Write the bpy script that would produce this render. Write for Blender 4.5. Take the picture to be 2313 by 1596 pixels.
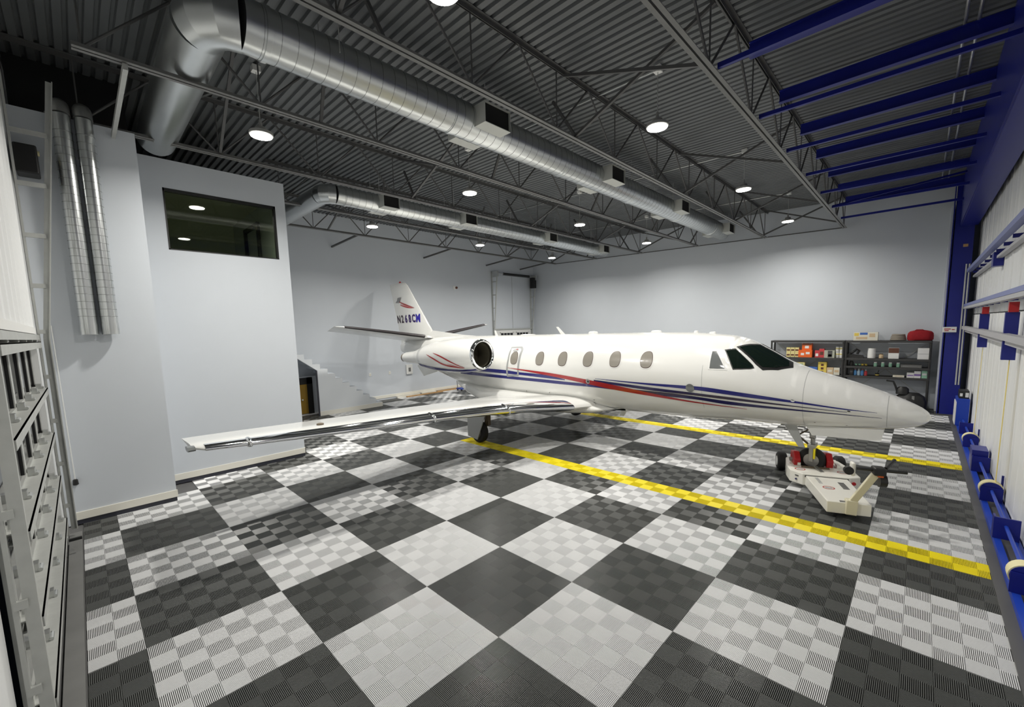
import bpy, math, random
from mathutils import Vector, Matrix
random.seed(7)
for o in list(bpy.data.objects): bpy.data.objects.remove(o)
scn = bpy.context.scene
COL = scn.collection
R = math.radians

# ------------------------------------------------------------------ camera
W_PX, H_PX = 2313.0, 1596.0
YAW, PITCH, ROLL = -.7763, -.1110, -.0262
FPX, CX, CY = 947.25, 1149.1, 848.0
fw = Vector((math.sin(YAW)*math.cos(PITCH), math.cos(YAW)*math.cos(PITCH), math.sin(PITCH)))
rt = Vector((math.cos(YAW), -math.sin(YAW), 0)); up = rt.cross(fw)
rt2 = rt*math.cos(ROLL)+up*math.sin(ROLL); up2 = -rt*math.sin(ROLL)+up*math.cos(ROLL)
cam_d = bpy.data.cameras.new('camera'); cam = bpy.data.objects.new('camera', cam_d); COL.objects.link(cam)
cam.matrix_world = Matrix(((rt2.x, up2.x, -fw.x, 2.7565), (rt2.y, up2.y, -fw.y, -2.5723), (rt2.z, up2.z, -fw.z, 2.9672), (0, 0, 0, 1)))
cam_d.sensor_fit = 'HORIZONTAL'; cam_d.sensor_width = 36.0; cam_d.lens = 36.0*FPX/W_PX
cam_d.shift_x = (W_PX/2-CX)/W_PX; cam_d.shift_y = (CY-H_PX/2)/W_PX
cam_d.clip_start = .02; cam_d.clip_end = 200
scn.camera = cam

# ------------------------------------------------------------------ world and exposure
wd = bpy.data.worlds.new('night'); scn.world = wd; wd.use_nodes = True
wd.node_tree.nodes['Background'].inputs[0].default_value = (.02, .025, .035, 1)
wd.node_tree.nodes['Background'].inputs[1].default_value = .3
vs = scn.view_settings
vs.view_transform = 'Standard'; vs.look = 'None'; vs.gamma = 1; vs.use_curve_mapping = False
vs.exposure = 0.68
LAMP_POWER = 88.0     # watts of each high-bay lamp

# ------------------------------------------------------------------ materials
MATS = {}
def mat(name, col, rough=.5, metal=0, spec=.5, noise=0, scale=8, bump=0, bscale=60, coat=0, emit=None, estr=0, aniso=0):
    if name in MATS: return MATS[name]
    m = bpy.data.materials.new(name); m.use_nodes = True; nt = m.node_tree; b = nt.nodes['Principled BSDF']
    b.inputs['Base Color'].default_value = (*col, 1); b.inputs['Roughness'].default_value = rough
    b.inputs['Metallic'].default_value = metal; b.inputs['Specular IOR Level'].default_value = spec
    if coat: b.inputs['Coat Weight'].default_value = coat; b.inputs['Coat Roughness'].default_value = .06
    if emit: b.inputs['Emission Color'].default_value = (*emit, 1); b.inputs['Emission Strength'].default_value = estr
    if noise or bump:
        tc = nt.nodes.new('ShaderNodeTexCoord')
    if noise:
        n = nt.nodes.new('ShaderNodeTexNoise'); n.inputs['Scale'].default_value = scale; n.inputs['Detail'].default_value = 5
        mx = nt.nodes.new('ShaderNodeMix'); mx.data_type = 'RGBA'
        mx.inputs[6].default_value = (*[c*(1-noise) for c in col], 1); mx.inputs[7].default_value = (*[min(1, c*(1+noise)) for c in col], 1)
        nt.links.new(tc.outputs['Object'], n.inputs['Vector']); nt.links.new(n.outputs['Fac'], mx.inputs[0])
        nt.links.new(mx.outputs[2], b.inputs['Base Color'])
    if bump:
        n2 = nt.nodes.new('ShaderNodeTexNoise'); n2.inputs['Scale'].default_value = bscale; n2.inputs['Detail'].default_value = 3
        bp = nt.nodes.new('ShaderNodeBump'); bp.inputs['Strength'].default_value = bump; bp.inputs['Distance'].default_value = .01
        nt.links.new(tc.outputs['Object'], n2.inputs['Vector']); nt.links.new(n2.outputs['Fac'], bp.inputs['Height'])
        nt.links.new(bp.outputs['Normal'], b.inputs['Normal'])
    MATS[name] = m; return m
M = dict(
 wall=mat('wall paint', (.60, .635, .68), .62, noise=.02, scale=2, bump=.06, bscale=120),
 stringer=mat('lit stair side paint', (.70, .73, .76), .6),  # wall paint lightened; contrast with the shaded wall behind put into colour
 wallw=mat('white sheet metal', (.78, .79, .79), .45, noise=.02, scale=3),
 base=mat('cream baseboard', (.80, .78, .70), .45),
 cove=mat('navy-dark strip', (.035, .037, .05), .5),
 conc=mat('concrete slab', (.12, .12, .12), .8, noise=.2, scale=5),
 tlight=mat('light grey floor plastic', (.72, .725, .73), .30, noise=.03, scale=4),
 tdark=mat('charcoal floor plastic', (.105, .109, .105), .28, noise=.06, scale=4),
 tyel=mat('yellow floor plastic', (.95, .80, .012), .36, noise=.03, scale=4),
 slot=mat('dark slot floor', (.014, .014, .014), .8),  # dark subfloor seen through the open tile grid
 trim=mat('grey edge ramp', (.10, .10, .10), .45),
 deck=mat('painted roof deck', (.115, .122, .127), .42, noise=.15, scale=2),
 joist=mat('dark grey steel paint', (.085, .085, .085), .5, noise=.2, scale=3),
 joistc=mat('lit chord and plain grey', (.17, .17, .165), .45, noise=.2, scale=3),  # lighter copy of joist paint; lit look of bottom chords put into colour
 galv=mat('spiral galvanised duct', (.66, .68, .68), .30, metal=1, noise=.06, scale=3),
 galvs=mat('galvanised steel', (.58, .59, .58), .38, metal=.9, noise=.15, scale=12),
 galvm=mat('matt galvanised track', (.50, .51, .49), .5, metal=.35, noise=.12, scale=10),
 regw=mat('zinc register box', (.55, .56, .53), .5, metal=.2),
 lamph=mat('grey lamp housing', (.30, .30, .29), .5),
 seam=mat('duct seam', (.33, .34, .34), .35, metal=1),
 dark=mat('black void', (.006, .006, .006), .8),
 black=mat('black plastic', (.012, .012, .012), .45),
 rubber=mat('black rubber', (.014, .014, .014), .75),
 blue=mat('royal blue steel paint', (.005, .011, .20), .36, noise=.15, scale=3),
 blue2=mat('bright blue machine paint', (.010, .05, .42), .4),
 strap=mat('yellow lift strap', (.72, .58, .16), .7),
 cream=mat('cream strap roll', (.80, .74, .45), .7),
 planew=mat('gloss white aircraft paint', (.80, .80, .775), .22, coat=.6),
 planeg=mat('grey aircraft paint', (.42, .43, .43), .35),
 chrome=mat('polished leading edge', (.86, .87, .88), .06, metal=1),
 boot=mat('black de-ice boot', (.025, .02, .022), .4),
 stripeb=mat('navy stripe', (.008, .010, .17), .25, coat=.5),
 stripen=mat('dark navy stripe', (.010, .008, .085), .25, coat=.5),
 striper=mat('red stripe', (.38, .010, .014), .25, coat=.5),
 pinkr=mat('pink stripe', (.62, .22, .22), .3),  # pink accent next to the red stripes
 blind=mat('closed cabin blind', (.27, .25, .215), .25, coat=.5),
 wframe=mat('brown window seal', (.10, .06, .055), .4),
 cockpit=mat('dark cockpit glass', (.006, .012, .009), .05, spec=.6),
 greyglass=mat('grey cockpit glass', (.16, .17, .17), .06, spec=.7),
 emb=mat('emblem grey', (.25, .25, .26), .4),
 doorline=mat('door outline grey', (.36, .37, .37), .4),
 inlet=mat('inlet duct', (.055, .05, .035), .5),
 steel=mat('gear steel', (.38, .38, .37), .35, metal=.8),
 brown=mat('oily gear casting', (.12, .09, .055), .5, noise=.3, scale=20),
 red=mat('red paint', (.42, .012, .015), .4),
 redfab=mat('red fabric', (.30, .006, .012), .85, noise=.25, scale=14, bump=.3, bscale=50),
 tugw=mat('cream white tug paint', (.80, .785, .72), .35, noise=.03, scale=6),
 handle=mat('aged cream handle', (.70, .66, .50), .45),
 orange=mat('orange packaging', (.78, .13, .015), .5),
 shelf=mat('charcoal shelf steel', (.045, .045, .045), .5),
 wood=mat('ochre wood door', (.34, .20, .022), .5, noise=.15, scale=3),
 lumber=mat('raw lumber', (.50, .30, .13), .7, noise=.25, scale=10),
 white=mat('white plastic', (.78, .78, .76), .5),
 offw=mat('off white card', (.70, .68, .58), .6),
 ceil=mat('office ceiling', (.60, .60, .50), .7),
 room=mat('office wall', (.62, .64, .52), .7),
)
def glass_mat():
    m = bpy.data.materials.new('dark tinted glass'); m.use_nodes = True; nt = m.node_tree; nt.nodes.clear()
    o = nt.nodes.new('ShaderNodeOutputMaterial'); mx = nt.nodes.new('ShaderNodeMixShader'); g = nt.nodes.new('ShaderNodeBsdfGlossy')
    t = nt.nodes.new('ShaderNodeBsdfTransparent'); f = nt.nodes.new('ShaderNodeFresnel'); f.inputs[0].default_value = 1.6
    g.inputs['Roughness'].default_value = .01; t.inputs[0].default_value = (.90, .94, .84, 1)
    nt.links.new(f.outputs[0], mx.inputs[0]); nt.links.new(t.outputs[0], mx.inputs[1]); nt.links.new(g.outputs[0], mx.inputs[2]); nt.links.new(mx.outputs[0], o.inputs[0])
    return m
M['glass'] = glass_mat()
M['paneg'] = mat('black night glass', (.004, .004, .006), .04, spec=.5)
def lens_mat():
    m = bpy.data.materials.new('lit lamp lens'); m.use_nodes = True; nt = m.node_tree; nt.nodes.clear()
    o = nt.nodes.new('ShaderNodeOutputMaterial'); e = nt.nodes.new('ShaderNodeEmission')
    e.inputs[0].default_value = (1, .968, .90, 1); e.inputs[1].default_value = 14.0
    nt.links.new(e.outputs[0], o.inputs[0]); return m
M['lens'] = lens_mat()

# ------------------------------------------------------------------ mesh helpers
class MB:
    def __init__(s): s.v = []; s.f = []
    def add(s, vs, fs):
        n = len(s.v); s.v += [tuple(v) for v in vs]; s.f += [tuple(i+n for i in f) for f in fs]; return s
    def bx(s, x0, x1, y0, y1, z0, z1):
        return s.add([(x0,y0,z0),(x1,y0,z0),(x1,y1,z0),(x0,y1,z0),(x0,y0,z1),(x1,y0,z1),(x1,y1,z1),(x0,y1,z1)],
                     [(0,3,2,1),(4,5,6,7),(0,1,5,4),(1,2,6,5),(2,3,7,6),(3,0,4,7)])
    def box(s, c, d, ax=None, ay=None, az=None):
        ax = Vector(ax or (1,0,0)).normalized(); ay = Vector(ay or (0,1,0)).normalized(); az = Vector(az).normalized() if az else ax.cross(ay)
        c = Vector(c); P = []
        for k in (-1, 1):
            for i, j in ((-1,-1),(1,-1),(1,1),(-1,1)): P.append(c+ax*(i*d[0]/2)+ay*(j*d[1]/2)+az*(k*d[2]/2))
        return s.add(P, [(0,3,2,1),(4,5,6,7),(0,1,5,4),(1,2,6,5),(2,3,7,6),(3,0,4,7)])
    def beam(s, p, q, w, h, upv=(0,0,1)):
        p = Vector(p); q = Vector(q); a = (q-p).normalized(); u = Vector(upv)
        if abs(a.dot(u)) > .98: u = Vector((1,0,0))
        b = a.cross(u).normalized(); c = b.cross(a)
        return s.box((p+q)/2, ((q-p).length, w, h), a, b, c)
    def cyl(s, p, q, r, n=16, r2=None, caps=True):
        return s.tube([p, q], r, n, caps, [r, r if r2 is None else r2])
    def tube(s, path, r, n=12, caps=True, rs=None, closed=False):
        path = [Vector(p) for p in path]; m = len(path); rings = []; prev = None
        for i, p in enumerate(path):
            if closed: t = (path[(i+1) % m]-path[i-1]).normalized()
            else: t = (path[min(i+1, m-1)]-path[max(i-1, 0)]).normalized()
            if prev is None:
                u = Vector((0,0,1)) if abs(t.z) < .9 else Vector((1,0,0)); a = t.cross(u).normalized()
            else:
                a = (prev-t*prev.dot(t)).normalized()
            prev = a; b = t.cross(a); rr = rs[i] if rs else r
            rings.append([p+(a*math.cos(2*math.pi*k/n)+b*math.sin(2*math.pi*k/n))*rr for k in range(n)])
        return s.loft(rings, caps and not closed, closed)
    def loft(s, rings, caps=True, closed=False):
        n = len(rings[0]); b = len(s.v); m = len(rings)
        for r_ in rings: s.v += [tuple(p) for p in r_]
        for i in range(m if closed else m-1):
            for k in range(n):
                a0 = b+i*n+k; a1 = b+i*n+(k+1) % n; i2 = (i+1) % m; c0 = b+i2*n+k; c1 = b+i2*n+(k+1) % n
                s.f.append((a0, a1, c1, c0))
        if caps:
            s.f.append(tuple(b+k for k in reversed(range(n)))); s.f.append(tuple(b+(m-1)*n+k for k in range(n)))
        return s
    def prism(s, poly, axis, a, b):
        n = len(poly)
        def mk(p, t): return (t, p[0], p[1]) if axis == 0 else ((p[0], t, p[1]) if axis == 1 else (p[0], p[1], t))
        P = [mk(p, a) for p in poly]+[mk(p, b) for p in poly]
        return s.add(P, [tuple(range(n)), tuple(reversed(range(n, 2*n)))]+[(i, i+n, (i+1) % n+n, (i+1) % n) for i in range(n)])
    def grid(s, rows):
        n = len(rows[0]); b = len(s.v)
        for r_ in rows: s.v += [tuple(p) for p in r_]
        for i in range(len(rows)-1):
            for k in range(n-1): s.f.append((b+i*n+k, b+i*n+k+1, b+(i+1)*n+k+1, b+(i+1)*n+k))
        return s
    def lathe(s, prof, c=(0,0,0), axis=(0,0,1), n=24, caps=True):
        ax = Vector(axis).normalized(); u = Vector((1,0,0)) if abs(ax.x) < .9 else Vector((0,1,0)); a = ax.cross(u).normalized(); b = ax.cross(a)
        c = Vector(c)
        return s.loft([[c+ax*h+(a*math.cos(2*math.pi*k/n)+b*math.sin(2*math.pi*k/n))*r for k in range(n)] for h, r in prof], caps)
    def mesh(s, name, org=(0,0,0), smooth=35):
        me = bpy.data.meshes.new(name); ox, oy, oz = org
        me.from_pydata([(x-ox, y-oy, z-oz) for x, y, z in s.v], [], s.f); me.validate(); me.update()
        import bmesh
        bm = bmesh.new(); bm.from_mesh(me); bmesh.ops.recalc_face_normals(bm, faces=bm.faces); bm.to_mesh(me); bm.free()
        if smooth:
            me.shade_smooth(); me.set_sharp_from_angle(angle=R(smooth))
        return me
    def build(s, name, m, parent=None, smooth=35, bevel=0):
        org = (0,0,0)
        if parent is not None: org = worg(parent)
        else:
            xs = list(zip(*s.v)); org = ((min(xs[0])+max(xs[0]))/2, (min(xs[1])+max(xs[1]))/2, min(xs[2]))
        me = s.mesh(name, org, smooth); o = bpy.data.objects.new(name, me); COL.objects.link(o)
        me.materials.append(m if not isinstance(m, str) else M[m])
        if parent is not None: o.parent = parent; WO[o.name] = org
        else: o.location = org; WO[o.name] = org
        if bevel:
            md = o.modifiers.new('bevel', 'BEVEL'); md.width = bevel; md.segments = 2; md.limit_method = 'ANGLE'; md.angle_limit = R(40)
        return o
WO = {}
def worg(o): return WO[o.name]
def empty(name, loc):
    o = bpy.data.objects.new(name, None); COL.objects.link(o); o.location = loc; o.empty_display_size = .2; WO[o.name] = tuple(loc); return o
def tag(o, label, cat, group=None):
    o['label'] = label; o['category'] = cat
    if group: o['group'] = group
    return o
def struct(o, label=None):
    o['kind'] = 'structure'
    if label: o['label'] = label
    return o
def thing(name, loc, label, cat, group=None): return tag(empty(name, loc), label, cat, group)
def B(*a): return MB().bx(*a)
def copy_tree(o, loc, parent=None):
    c = o.copy(); COL.objects.link(c); c.location = loc; c.parent = parent; WO[c.name] = tuple(loc)
    for ch in o.children:
        d = ch.copy(); COL.objects.link(d); d.parent = c
        for g in ch.children:
            e = g.copy(); COL.objects.link(e); e.parent = d
    return c

# ------------------------------------------------------------------ floor
XL, XR, YN, YB = -14.0, 3.6, -2.95, 16.8
floor = struct(B(XL-.3, 4.6, YN-.7, YB+.3, -.25, -.018).build('floor', 'conc'), 'checkered light grey and charcoal ribbed hangar floor')
WO[floor.name] = tuple(floor.location)
def tile_mesh(name, nx, ny):
    mb = MB(); c = .2; pitch = c/16; z0, z1 = -.011, 0
    w, h = nx*c, ny*c; g = .0012
    mb.add([(g,g,z0),(w-g,g,z0),(w-g,h-g,z0),(g,h-g,z0)], [(0,1,2,3)])
    mb.add([(g,g,-.017),(w-g,g,-.017),(w-g,h-g,-.017),(g,h-g,-.017),(g,g,z0),(w-g,g,z0),(w-g,h-g,z0),(g,h-g,z0)], [(0,1,5,4),(1,2,6,5),(2,3,7,6),(3,0,4,7)])
    for i in range(nx):
        for j in range(ny):
            x, y = i*c, j*c
            for k in range(16):
                a = (k+.5)*pitch; t, b = .0033, .0037
                P = []
                for (e, zz, hw) in ((.001, z0, b), (.001, -.0022, t), (.001, z1, .0014)):
                    P += [(e, a-hw, zz), (c-e, a-hw, zz), (c-e, a+hw, zz), (e, a+hw, zz)]
                if (i+j) % 2: P = [(q, p, r) for p, q, r in P]
                P = [(x+p, y+q, r) for p, q, r in P]
                F = [(8,9,10,11),(0,1,5,4),(1,2,6,5),(2,3,7,6),(3,0,4,7),(4,5,9,8),(5,6,10,9),(6,7,11,10),(7,4,8,11)]
                if (i+j) % 2: F = [tuple(reversed(f)) for f in F]
                mb.add(P, F)
    me = bpy.data.meshes.new(name); me.from_pydata(mb.v, [], mb.f); me.update(); me.materials.append(None); me.materials.append(M['slot'])
    me.polygons[0].material_index = 1; return me
TM = {n: tile_mesh('floor tile %d' % n, 6, n) for n in (6, 4, 2)}
def tile(name, x, y, n, m):
    o = bpy.data.objects.new(name, TM[n]); COL.objects.link(o)
    o.material_slots[0].link = 'OBJECT'; o.material_slots[0].material = M[m]
    o.parent = floor; fx, fy, fz = worg(floor); o.location = (x-fx, y-fy, -fz)
for i in range(-12, 3):
    for j in range(-3, 14):
        x, y = i*1.2, j*1.2
        if x+1.2 < -6.9 and y < -1.6: continue
        if x+1.2 < -8.0 and y+1.2 < 1.1: continue
        if x+1.2 < -12.8 and y < 1.0: continue
        m = 'tdark' if (i+j) % 2 else 'tlight'
        if j == -3: tile('floor_tile', x, y+.8, 2, m)
        elif j in (3, 7) and i >= -5: tile('floor_tile', x, y, 4, m); tile('yellow_floor_tile', x, y+.8, 2, 'tyel')
        else: tile('floor_tile', x, y, 6, m)
tr = MB(); tr.prism([(3.50,-.008),(3.505,.006),(3.60,.008),(3.60,-.015)], 1, -2.8, 16.3)
o = tr.build('edge_ramp', 'trim', floor)

# ------------------------------------------------------------------ walls
wl = struct(B(-14.25, -14, YN, YB+.2, 0, 7.7).build('wall_left', 'wall'), 'pale blue-grey side wall behind the stairs')
wb = struct(B(-14, 4.3, YB, YB+.25, 0, 7.7).build('wall_back', 'wall'), 'pale grey back wall behind the shelving')
# near wall: solid strips around the overhead door opening (X -6.2..-2.45, z 0..3.0)
wf = MB(); wf.bx(-14, -6.25, -3.35, -3.0, 0, 7.7); wf.bx(-6.25, -1.6, -3.35, -3.12, 3.02, 7.7); wf.bx(-1.6, 4.3, -3.35, -3.12, 0, 7.7)
wf = struct(wf.build('wall_front', 'wallw'), 'white metal front wall around the glazed overhead door')
wo = MB(); wo.bx(-8.12, -7.9, -2.9, -1.15, 0, 6.40); wo.bx(-8.12, -7.9, .845, 1.06, 0, 6.40); wo.bx(-8.12, -7.9, -1.15, .845, 0, 4.69); wo.bx(-8.12, -7.9, -1.15, .845, 5.86, 6.40)
wo.bx(-14, -8.12, .85, 1.06, 0, 6.40)
wo = struct(wo.build('wall_office', 'wall', smooth=0), 'tall pale office wall with a dark window high up')
wc = MB(); wc.bx(-7.9, -6.82, -2.97, -1.58, 0, 6.36)
wc = struct(wc.build('wall_chase', 'wall', smooth=0), 'pale projecting wall behind the two upright ducts')
# baseboards with dark gap below
def skirting(name, x0, x1, y0, y1, label):
    o = struct(B(x0, x1, y0, y1, .075, .205).build(name, 'base', smooth=0, bevel=.004), label); return o
skirting('baseboard_chase', -6.82, -6.80, -2.88, -1.565, 'cream baseboard below the two upright ducts')
skirting('baseboard_office', -7.90, -7.88, -1.565, 1.08, 'cream baseboard along the office wall')
skirting('baseboard_office_end', -8.6, -7.88, 1.06, 1.08, 'cream baseboard round the office corner')
skirting('baseboard_left', -14, -13.98, 5.9, 13.4, 'cream baseboard along the side wall past the stairs')
struct(B(-6.82, -6.812, -2.88, -1.58, 0, .075).build('trim_1', 'cove', smooth=0)); struct(B(-7.9, -7.892, -1.58, 1.06, 0, .075).build('trim_2', 'cove', smooth=0))  # recessed cove strips; navy shadow of the gap put into their colour

# office window and room behind
w1 = struct(empty('window_1', (-7.9, -.15, 4.69)), 'wide dark office window with black frame')
f = MB(); y0, y1, z0, z1 = -1.15, .845, 4.69, 5.86
f.bx(-8.0, -7.895, y0, y1, z1-.055, z1); f.bx(-8.0, -7.895, y0, y1, z0, z0+.02); f.bx(-8.0, -7.895, y0, y0+.025, z0, z1); f.bx(-8.0, -7.895, y1-.035, y1, z0, z1)
f.build('window_frame', 'black', w1, 0)
B(-7.96, -7.945, y0+.02, y1-.03, z0+.015, z1-.05).build('pane', 'glass', w1, 0)
rm = MB(); rm.bx(-11.6, -11.5, -2.6, .85, 3.4, 6.3); rm.bx(-11.6, -8.12, -2.7, -2.6, 3.4, 6.3)
struct(rm.build('wall_office_room', 'room', smooth=0), 'dim office room wall behind the window'); 
struct(B(-11.6, -8.12, -2.6, .85, 6.1, 6.2).build('ceiling_office', 'ceil', smooth=0)); struct(B(-11.6, -8.12, -2.6, .85, 3.3, 3.4).build('floor_office', 'room', smooth=0))
dfm = MB(); dfm.bx(-10.3, -10.2, .78, .845, 3.4, 5.75); dfm.bx(-9.2, -9.1, .78, .845, 3.4, 5.75); dfm.bx(-10.3, -9.1, .78, .845, 5.65, 5.75)
struct(dfm.build('trim_3', 'black', smooth=0), 'black door frame inside the office')

# ------------------------------------------------------------------ roof deck
def zj(x): return 6.17+.026*(.64-x)      # bottom of the joists
def zd(x): return zj(x)+1.0              # underside of the deck
def deck():
    mb = MB(); y = YN-.2; pts = []
    while y < YB+.1:
        pts += [(y, 0), (y+.085, 0), (y+.102, .040), (y+.135, .040)]; y += .152
    xs = [-14.0, -9.5, -5, -.5, 4.2]
    mb.grid([[(x, p[0], zd(x)+p[1]) for p in pts] for x in xs])
    return mb
ceilo = struct(deck().build('ceiling', 'deck', smooth=0), 'dark grey corrugated metal roof deck')
struct(B(-14.2, 4.4, -3.3, 17, 7.75, 7.9).build('ceiling_upper', 'deck', smooth=0))

# ------------------------------------------------------------------ roof joists
JX = [.64, -1.79, -4.37, -6.95, -9.48, -12.15]
JN = ['beside the blue roof beams', 'right of the large round duct', 'left of the large round duct', 'passing above the office wall', 'left of the smaller round duct', 'next to the side wall knee braces']
def chord(mb, x, y0, y1, z, up_):
    s = 1 if up_ else -1
    for d in (-1, 1):
        mb.bx(min(x+d*.012, x+d*.065), max(x+d*.012, x+d*.065), y0, y1, z-.004, z+.004)
        mb.bx(min(x+d*.012, x+d*.018), max(x+d*.012, x+d*.018), y0, y1, min(z, z+s*.06), max(z, z+s*.06))
    return mb
for x, nm in zip(JX, JN):
    zb = zj(x); zt = zd(x)-.006; ys, ye = -2.3, 16.62
    if x < -11: ys = 2.0
    elif x < -9: ys = 1.2
    elif x < -6.5: ys = -2.6
    J = thing('roof_joist', (x, (ys+ye)/2, zb), 'dark open-web steel roof joist '+nm, 'joist')
    chord(MB(), x, ys, ye, zb, True).build('bottom_chord', 'joistc', J, 0)
    chord(MB(), x, ys-.5 if ys < 0 else ys, ye+.15, zt, False).build('top_chord', 'joist', J, 0)
    for k in range(-4, 8):
        yb = 3.36+1.86*k
        if yb < ys-.3 or yb > ye+.3: continue
        yb = min(max(yb, ys+.05), ye-.05)
        MB().cyl((x, yb, zb+.02), (x, yb, zt-.02), .011, 6).build('vertical_web', 'joist', J)
        for d in (-1, 1):
            yt = yb+d*.93
            if ys-.45 < yt < ye+.1: MB().cyl((x, yb, zb+.02), (x, yt, zt-.02), .018, 6).build('diagonal_web', 'joist', J)
# bridging between joists
def brace(p, q, lab, grp, r=.02, m='joist', name='cross_brace'):
    return tag(MB().beam(p, q, r*2, r*2).build(name, m), lab, 'brace', grp)
for a, b in ((0,1),(1,2),(2,3),(3,4),(4,5)):
    for yy in (.2, 4.0, 8.0, 11.9, 15.4) if a in (1, 3) else (-.9, 3.3, 8.0, 12.2, 15.6):
        if a >= 3 and yy < 3: continue
        xa, xb = JX[a]-.03, JX[b]+.03
        lb = 'dark bridging bar crossing '+['between the blue-beam joist and its neighbour', 'beside the large round duct', 'left of the large round duct', 'beside the smaller round duct', 'left of the smaller round duct'][a]; gp = 'bridging bars in roof bay '+'one two three four five'.split()[a]
        if a in (1, 3):
            brace((xa, yy, zj(xa)+.05), (xa-.62, yy+.1, zd(xa)-.05), lb, gp, .022); brace((xb, yy+.3, zj(xb)+.05), (xb+.62, yy+.2, zd(xb)-.05), lb, gp, .022); continue
        brace((xa, yy, zj(xa)+.05), (xb, yy+.25, zd(xb)-.08), lb, gp, .022)
        brace((xa, yy+.3, zd(xa)-.08), (xb, yy+.55, zj(xb)+.05), lb, gp, .022)
for a in range(5):
    xa, xb = JX[a]-.07, JX[a+1]+.07
    brace((xa, 16.58, zj(xa)+.02), (xb, 16.58, zj(xb)+.02), 'thin dark tie bar linking the joist ends at the back wall', 'tie bars along the back wall', .016, name='tie_bar')
for yy in (4.85, 9.15, 13.1, 15.75):
    brace((-12.2, yy+.1, zj(-12.2)+.02), (-14.0, yy-.1, 6.35), 'dark knee brace running from the last joist to the side wall', 'knee braces on the side wall', .03, name='knee_brace')

# ------------------------------------------------------------------ blue roof beams and door header
def ibeam(mb, p, q, w, h, t=.012):
    p = Vector(p); q = Vector(q)
    mb.beam(p+Vector((0,0,h/2-t/2)), q+Vector((0,0,h/2-t/2)), w, t); mb.beam(p-Vector((0,0,h/2-t/2)), q-Vector((0,0,h/2-t/2)), w, t); mb.beam(p, q, t, h-2*t)
    return mb
for k in range(-1, 7):
    y = 4.72+1.83*k
    tag(ibeam(MB(), (.72, y, 6.92), (3.40, y, 6.92), .10, .20).build('blue_roof_beam', 'blue', smooth=0), 'royal blue steel roof beam between the end joist and the door header', 'beam', 'upper blue roof beams')
for k in range(-1, 7):
    y = 3.5+1.92*k
    tag(MB().beam((.70, y, 6.24), (3.42, y, 6.24), .05, .06).build('blue_strut', 'blue', smooth=0), 'slim royal blue strut from the joist bottom chord to the door header', 'strut', 'lower blue struts')
    if k == 5: tag(MB().beam((.70, y+.06, 6.27), (3.37, y+.75, 6.70), .045, .045).build('blue_brace', 'blue', smooth=0), 'thin royal blue brace slanting up to the door header', 'brace')
cd = MB(); cd.cyl((2.95, -2.9, 7.05), (2.95, 16.6, 7.05), .02, 8); tag(cd.build('conduit_pipe', 'galvs'), 'thin steel conduit running under the deck beside the door header', 'pipe', None)
cd = MB(); cd.cyl((3.08, -2.9, 7.03), (3.08, 16.6, 7.03), .02, 8); tag(cd.build('sprinkler_pipe', 'galvs'), 'thin steel pipe parallel to the conduit, nearer the door header', 'pipe', None)

hd = thing('door_header', (3.59, 7, 5.6), 'deep royal blue steel header girder above the folding door', 'girder')
MB().bx(3.42, 3.76, -2.9, 15.74, 5.58, 5.61).build('bottom_flange', 'blue', hd, 0)
MB().bx(3.42, 3.76, -2.9, 15.74, 7.0, 7.03).build('top_flange', 'blue', hd, 0)
MB().bx(3.57, 3.61, -2.9, 15.74, 5.61, 7.0).build('web_plate', 'blue', hd, 0)
MB().bx(3.40, 3.425, -2.9, 15.74, 5.61, 7.03).build('face_plate', 'blue', hd, 0)
colm = thing('blue_column', (3.5, 16.0, 0), 'royal blue steel column at the back corner of the folding door', 'column')
ibc = MB(); ibc.bx(3.30, 3.70, 15.78, 15.81, 0, 6.95); ibc.bx(3.30, 3.70, 16.15, 16.18, 0, 6.95); ibc.bx(3.48, 3.52, 15.81, 16.15, 0, 6.95); ibc.bx(3.25, 3.27, 15.78, 16.2, 0, 6.95)
ibc.build('column_shaft', 'blue', colm, 0)
MB().bx(3.2, 3.75, 15.7, 16.25, 0, .025).build('base_plate', 'joist', colm, 0)
for xx in (3.60, 3.66):
    MB().cyl((xx, 15.72, .95), (xx, 15.72, 4.5), .018, 8).build('cable_conduit', 'galvm', colm)
MB().bx(3.50, 3.60, 15.765, 15.782, 5.0, 5.08).build('maker_plate', 'lumber', colm, 0)
tag(B(3.21, 3.29, 16.2, 16.8, 0, 6.3).build('corner_trim', 'wall', smooth=0), 'pale vertical trim board between back wall and blue column', 'trim board')
sg = thing('wall_sign', (3.38, 15.74, 2.52), 'small white notice with red lettering fixed to blue column', 'sign')
MB().bx(3.22, 3.52, 15.745, 15.765, 2.52, 2.68).build('sign_board', 'white', sg, 0)
for k, (a, b, z) in enumerate(((3.26, 3.40, 2.62), (3.42, 3.48, 2.60), (3.27, 3.36, 2.57))): MB().bx(a, b, 15.741, 15.746, z-.012, z+.012).build('lettering', 'red', sg, 0)

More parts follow.
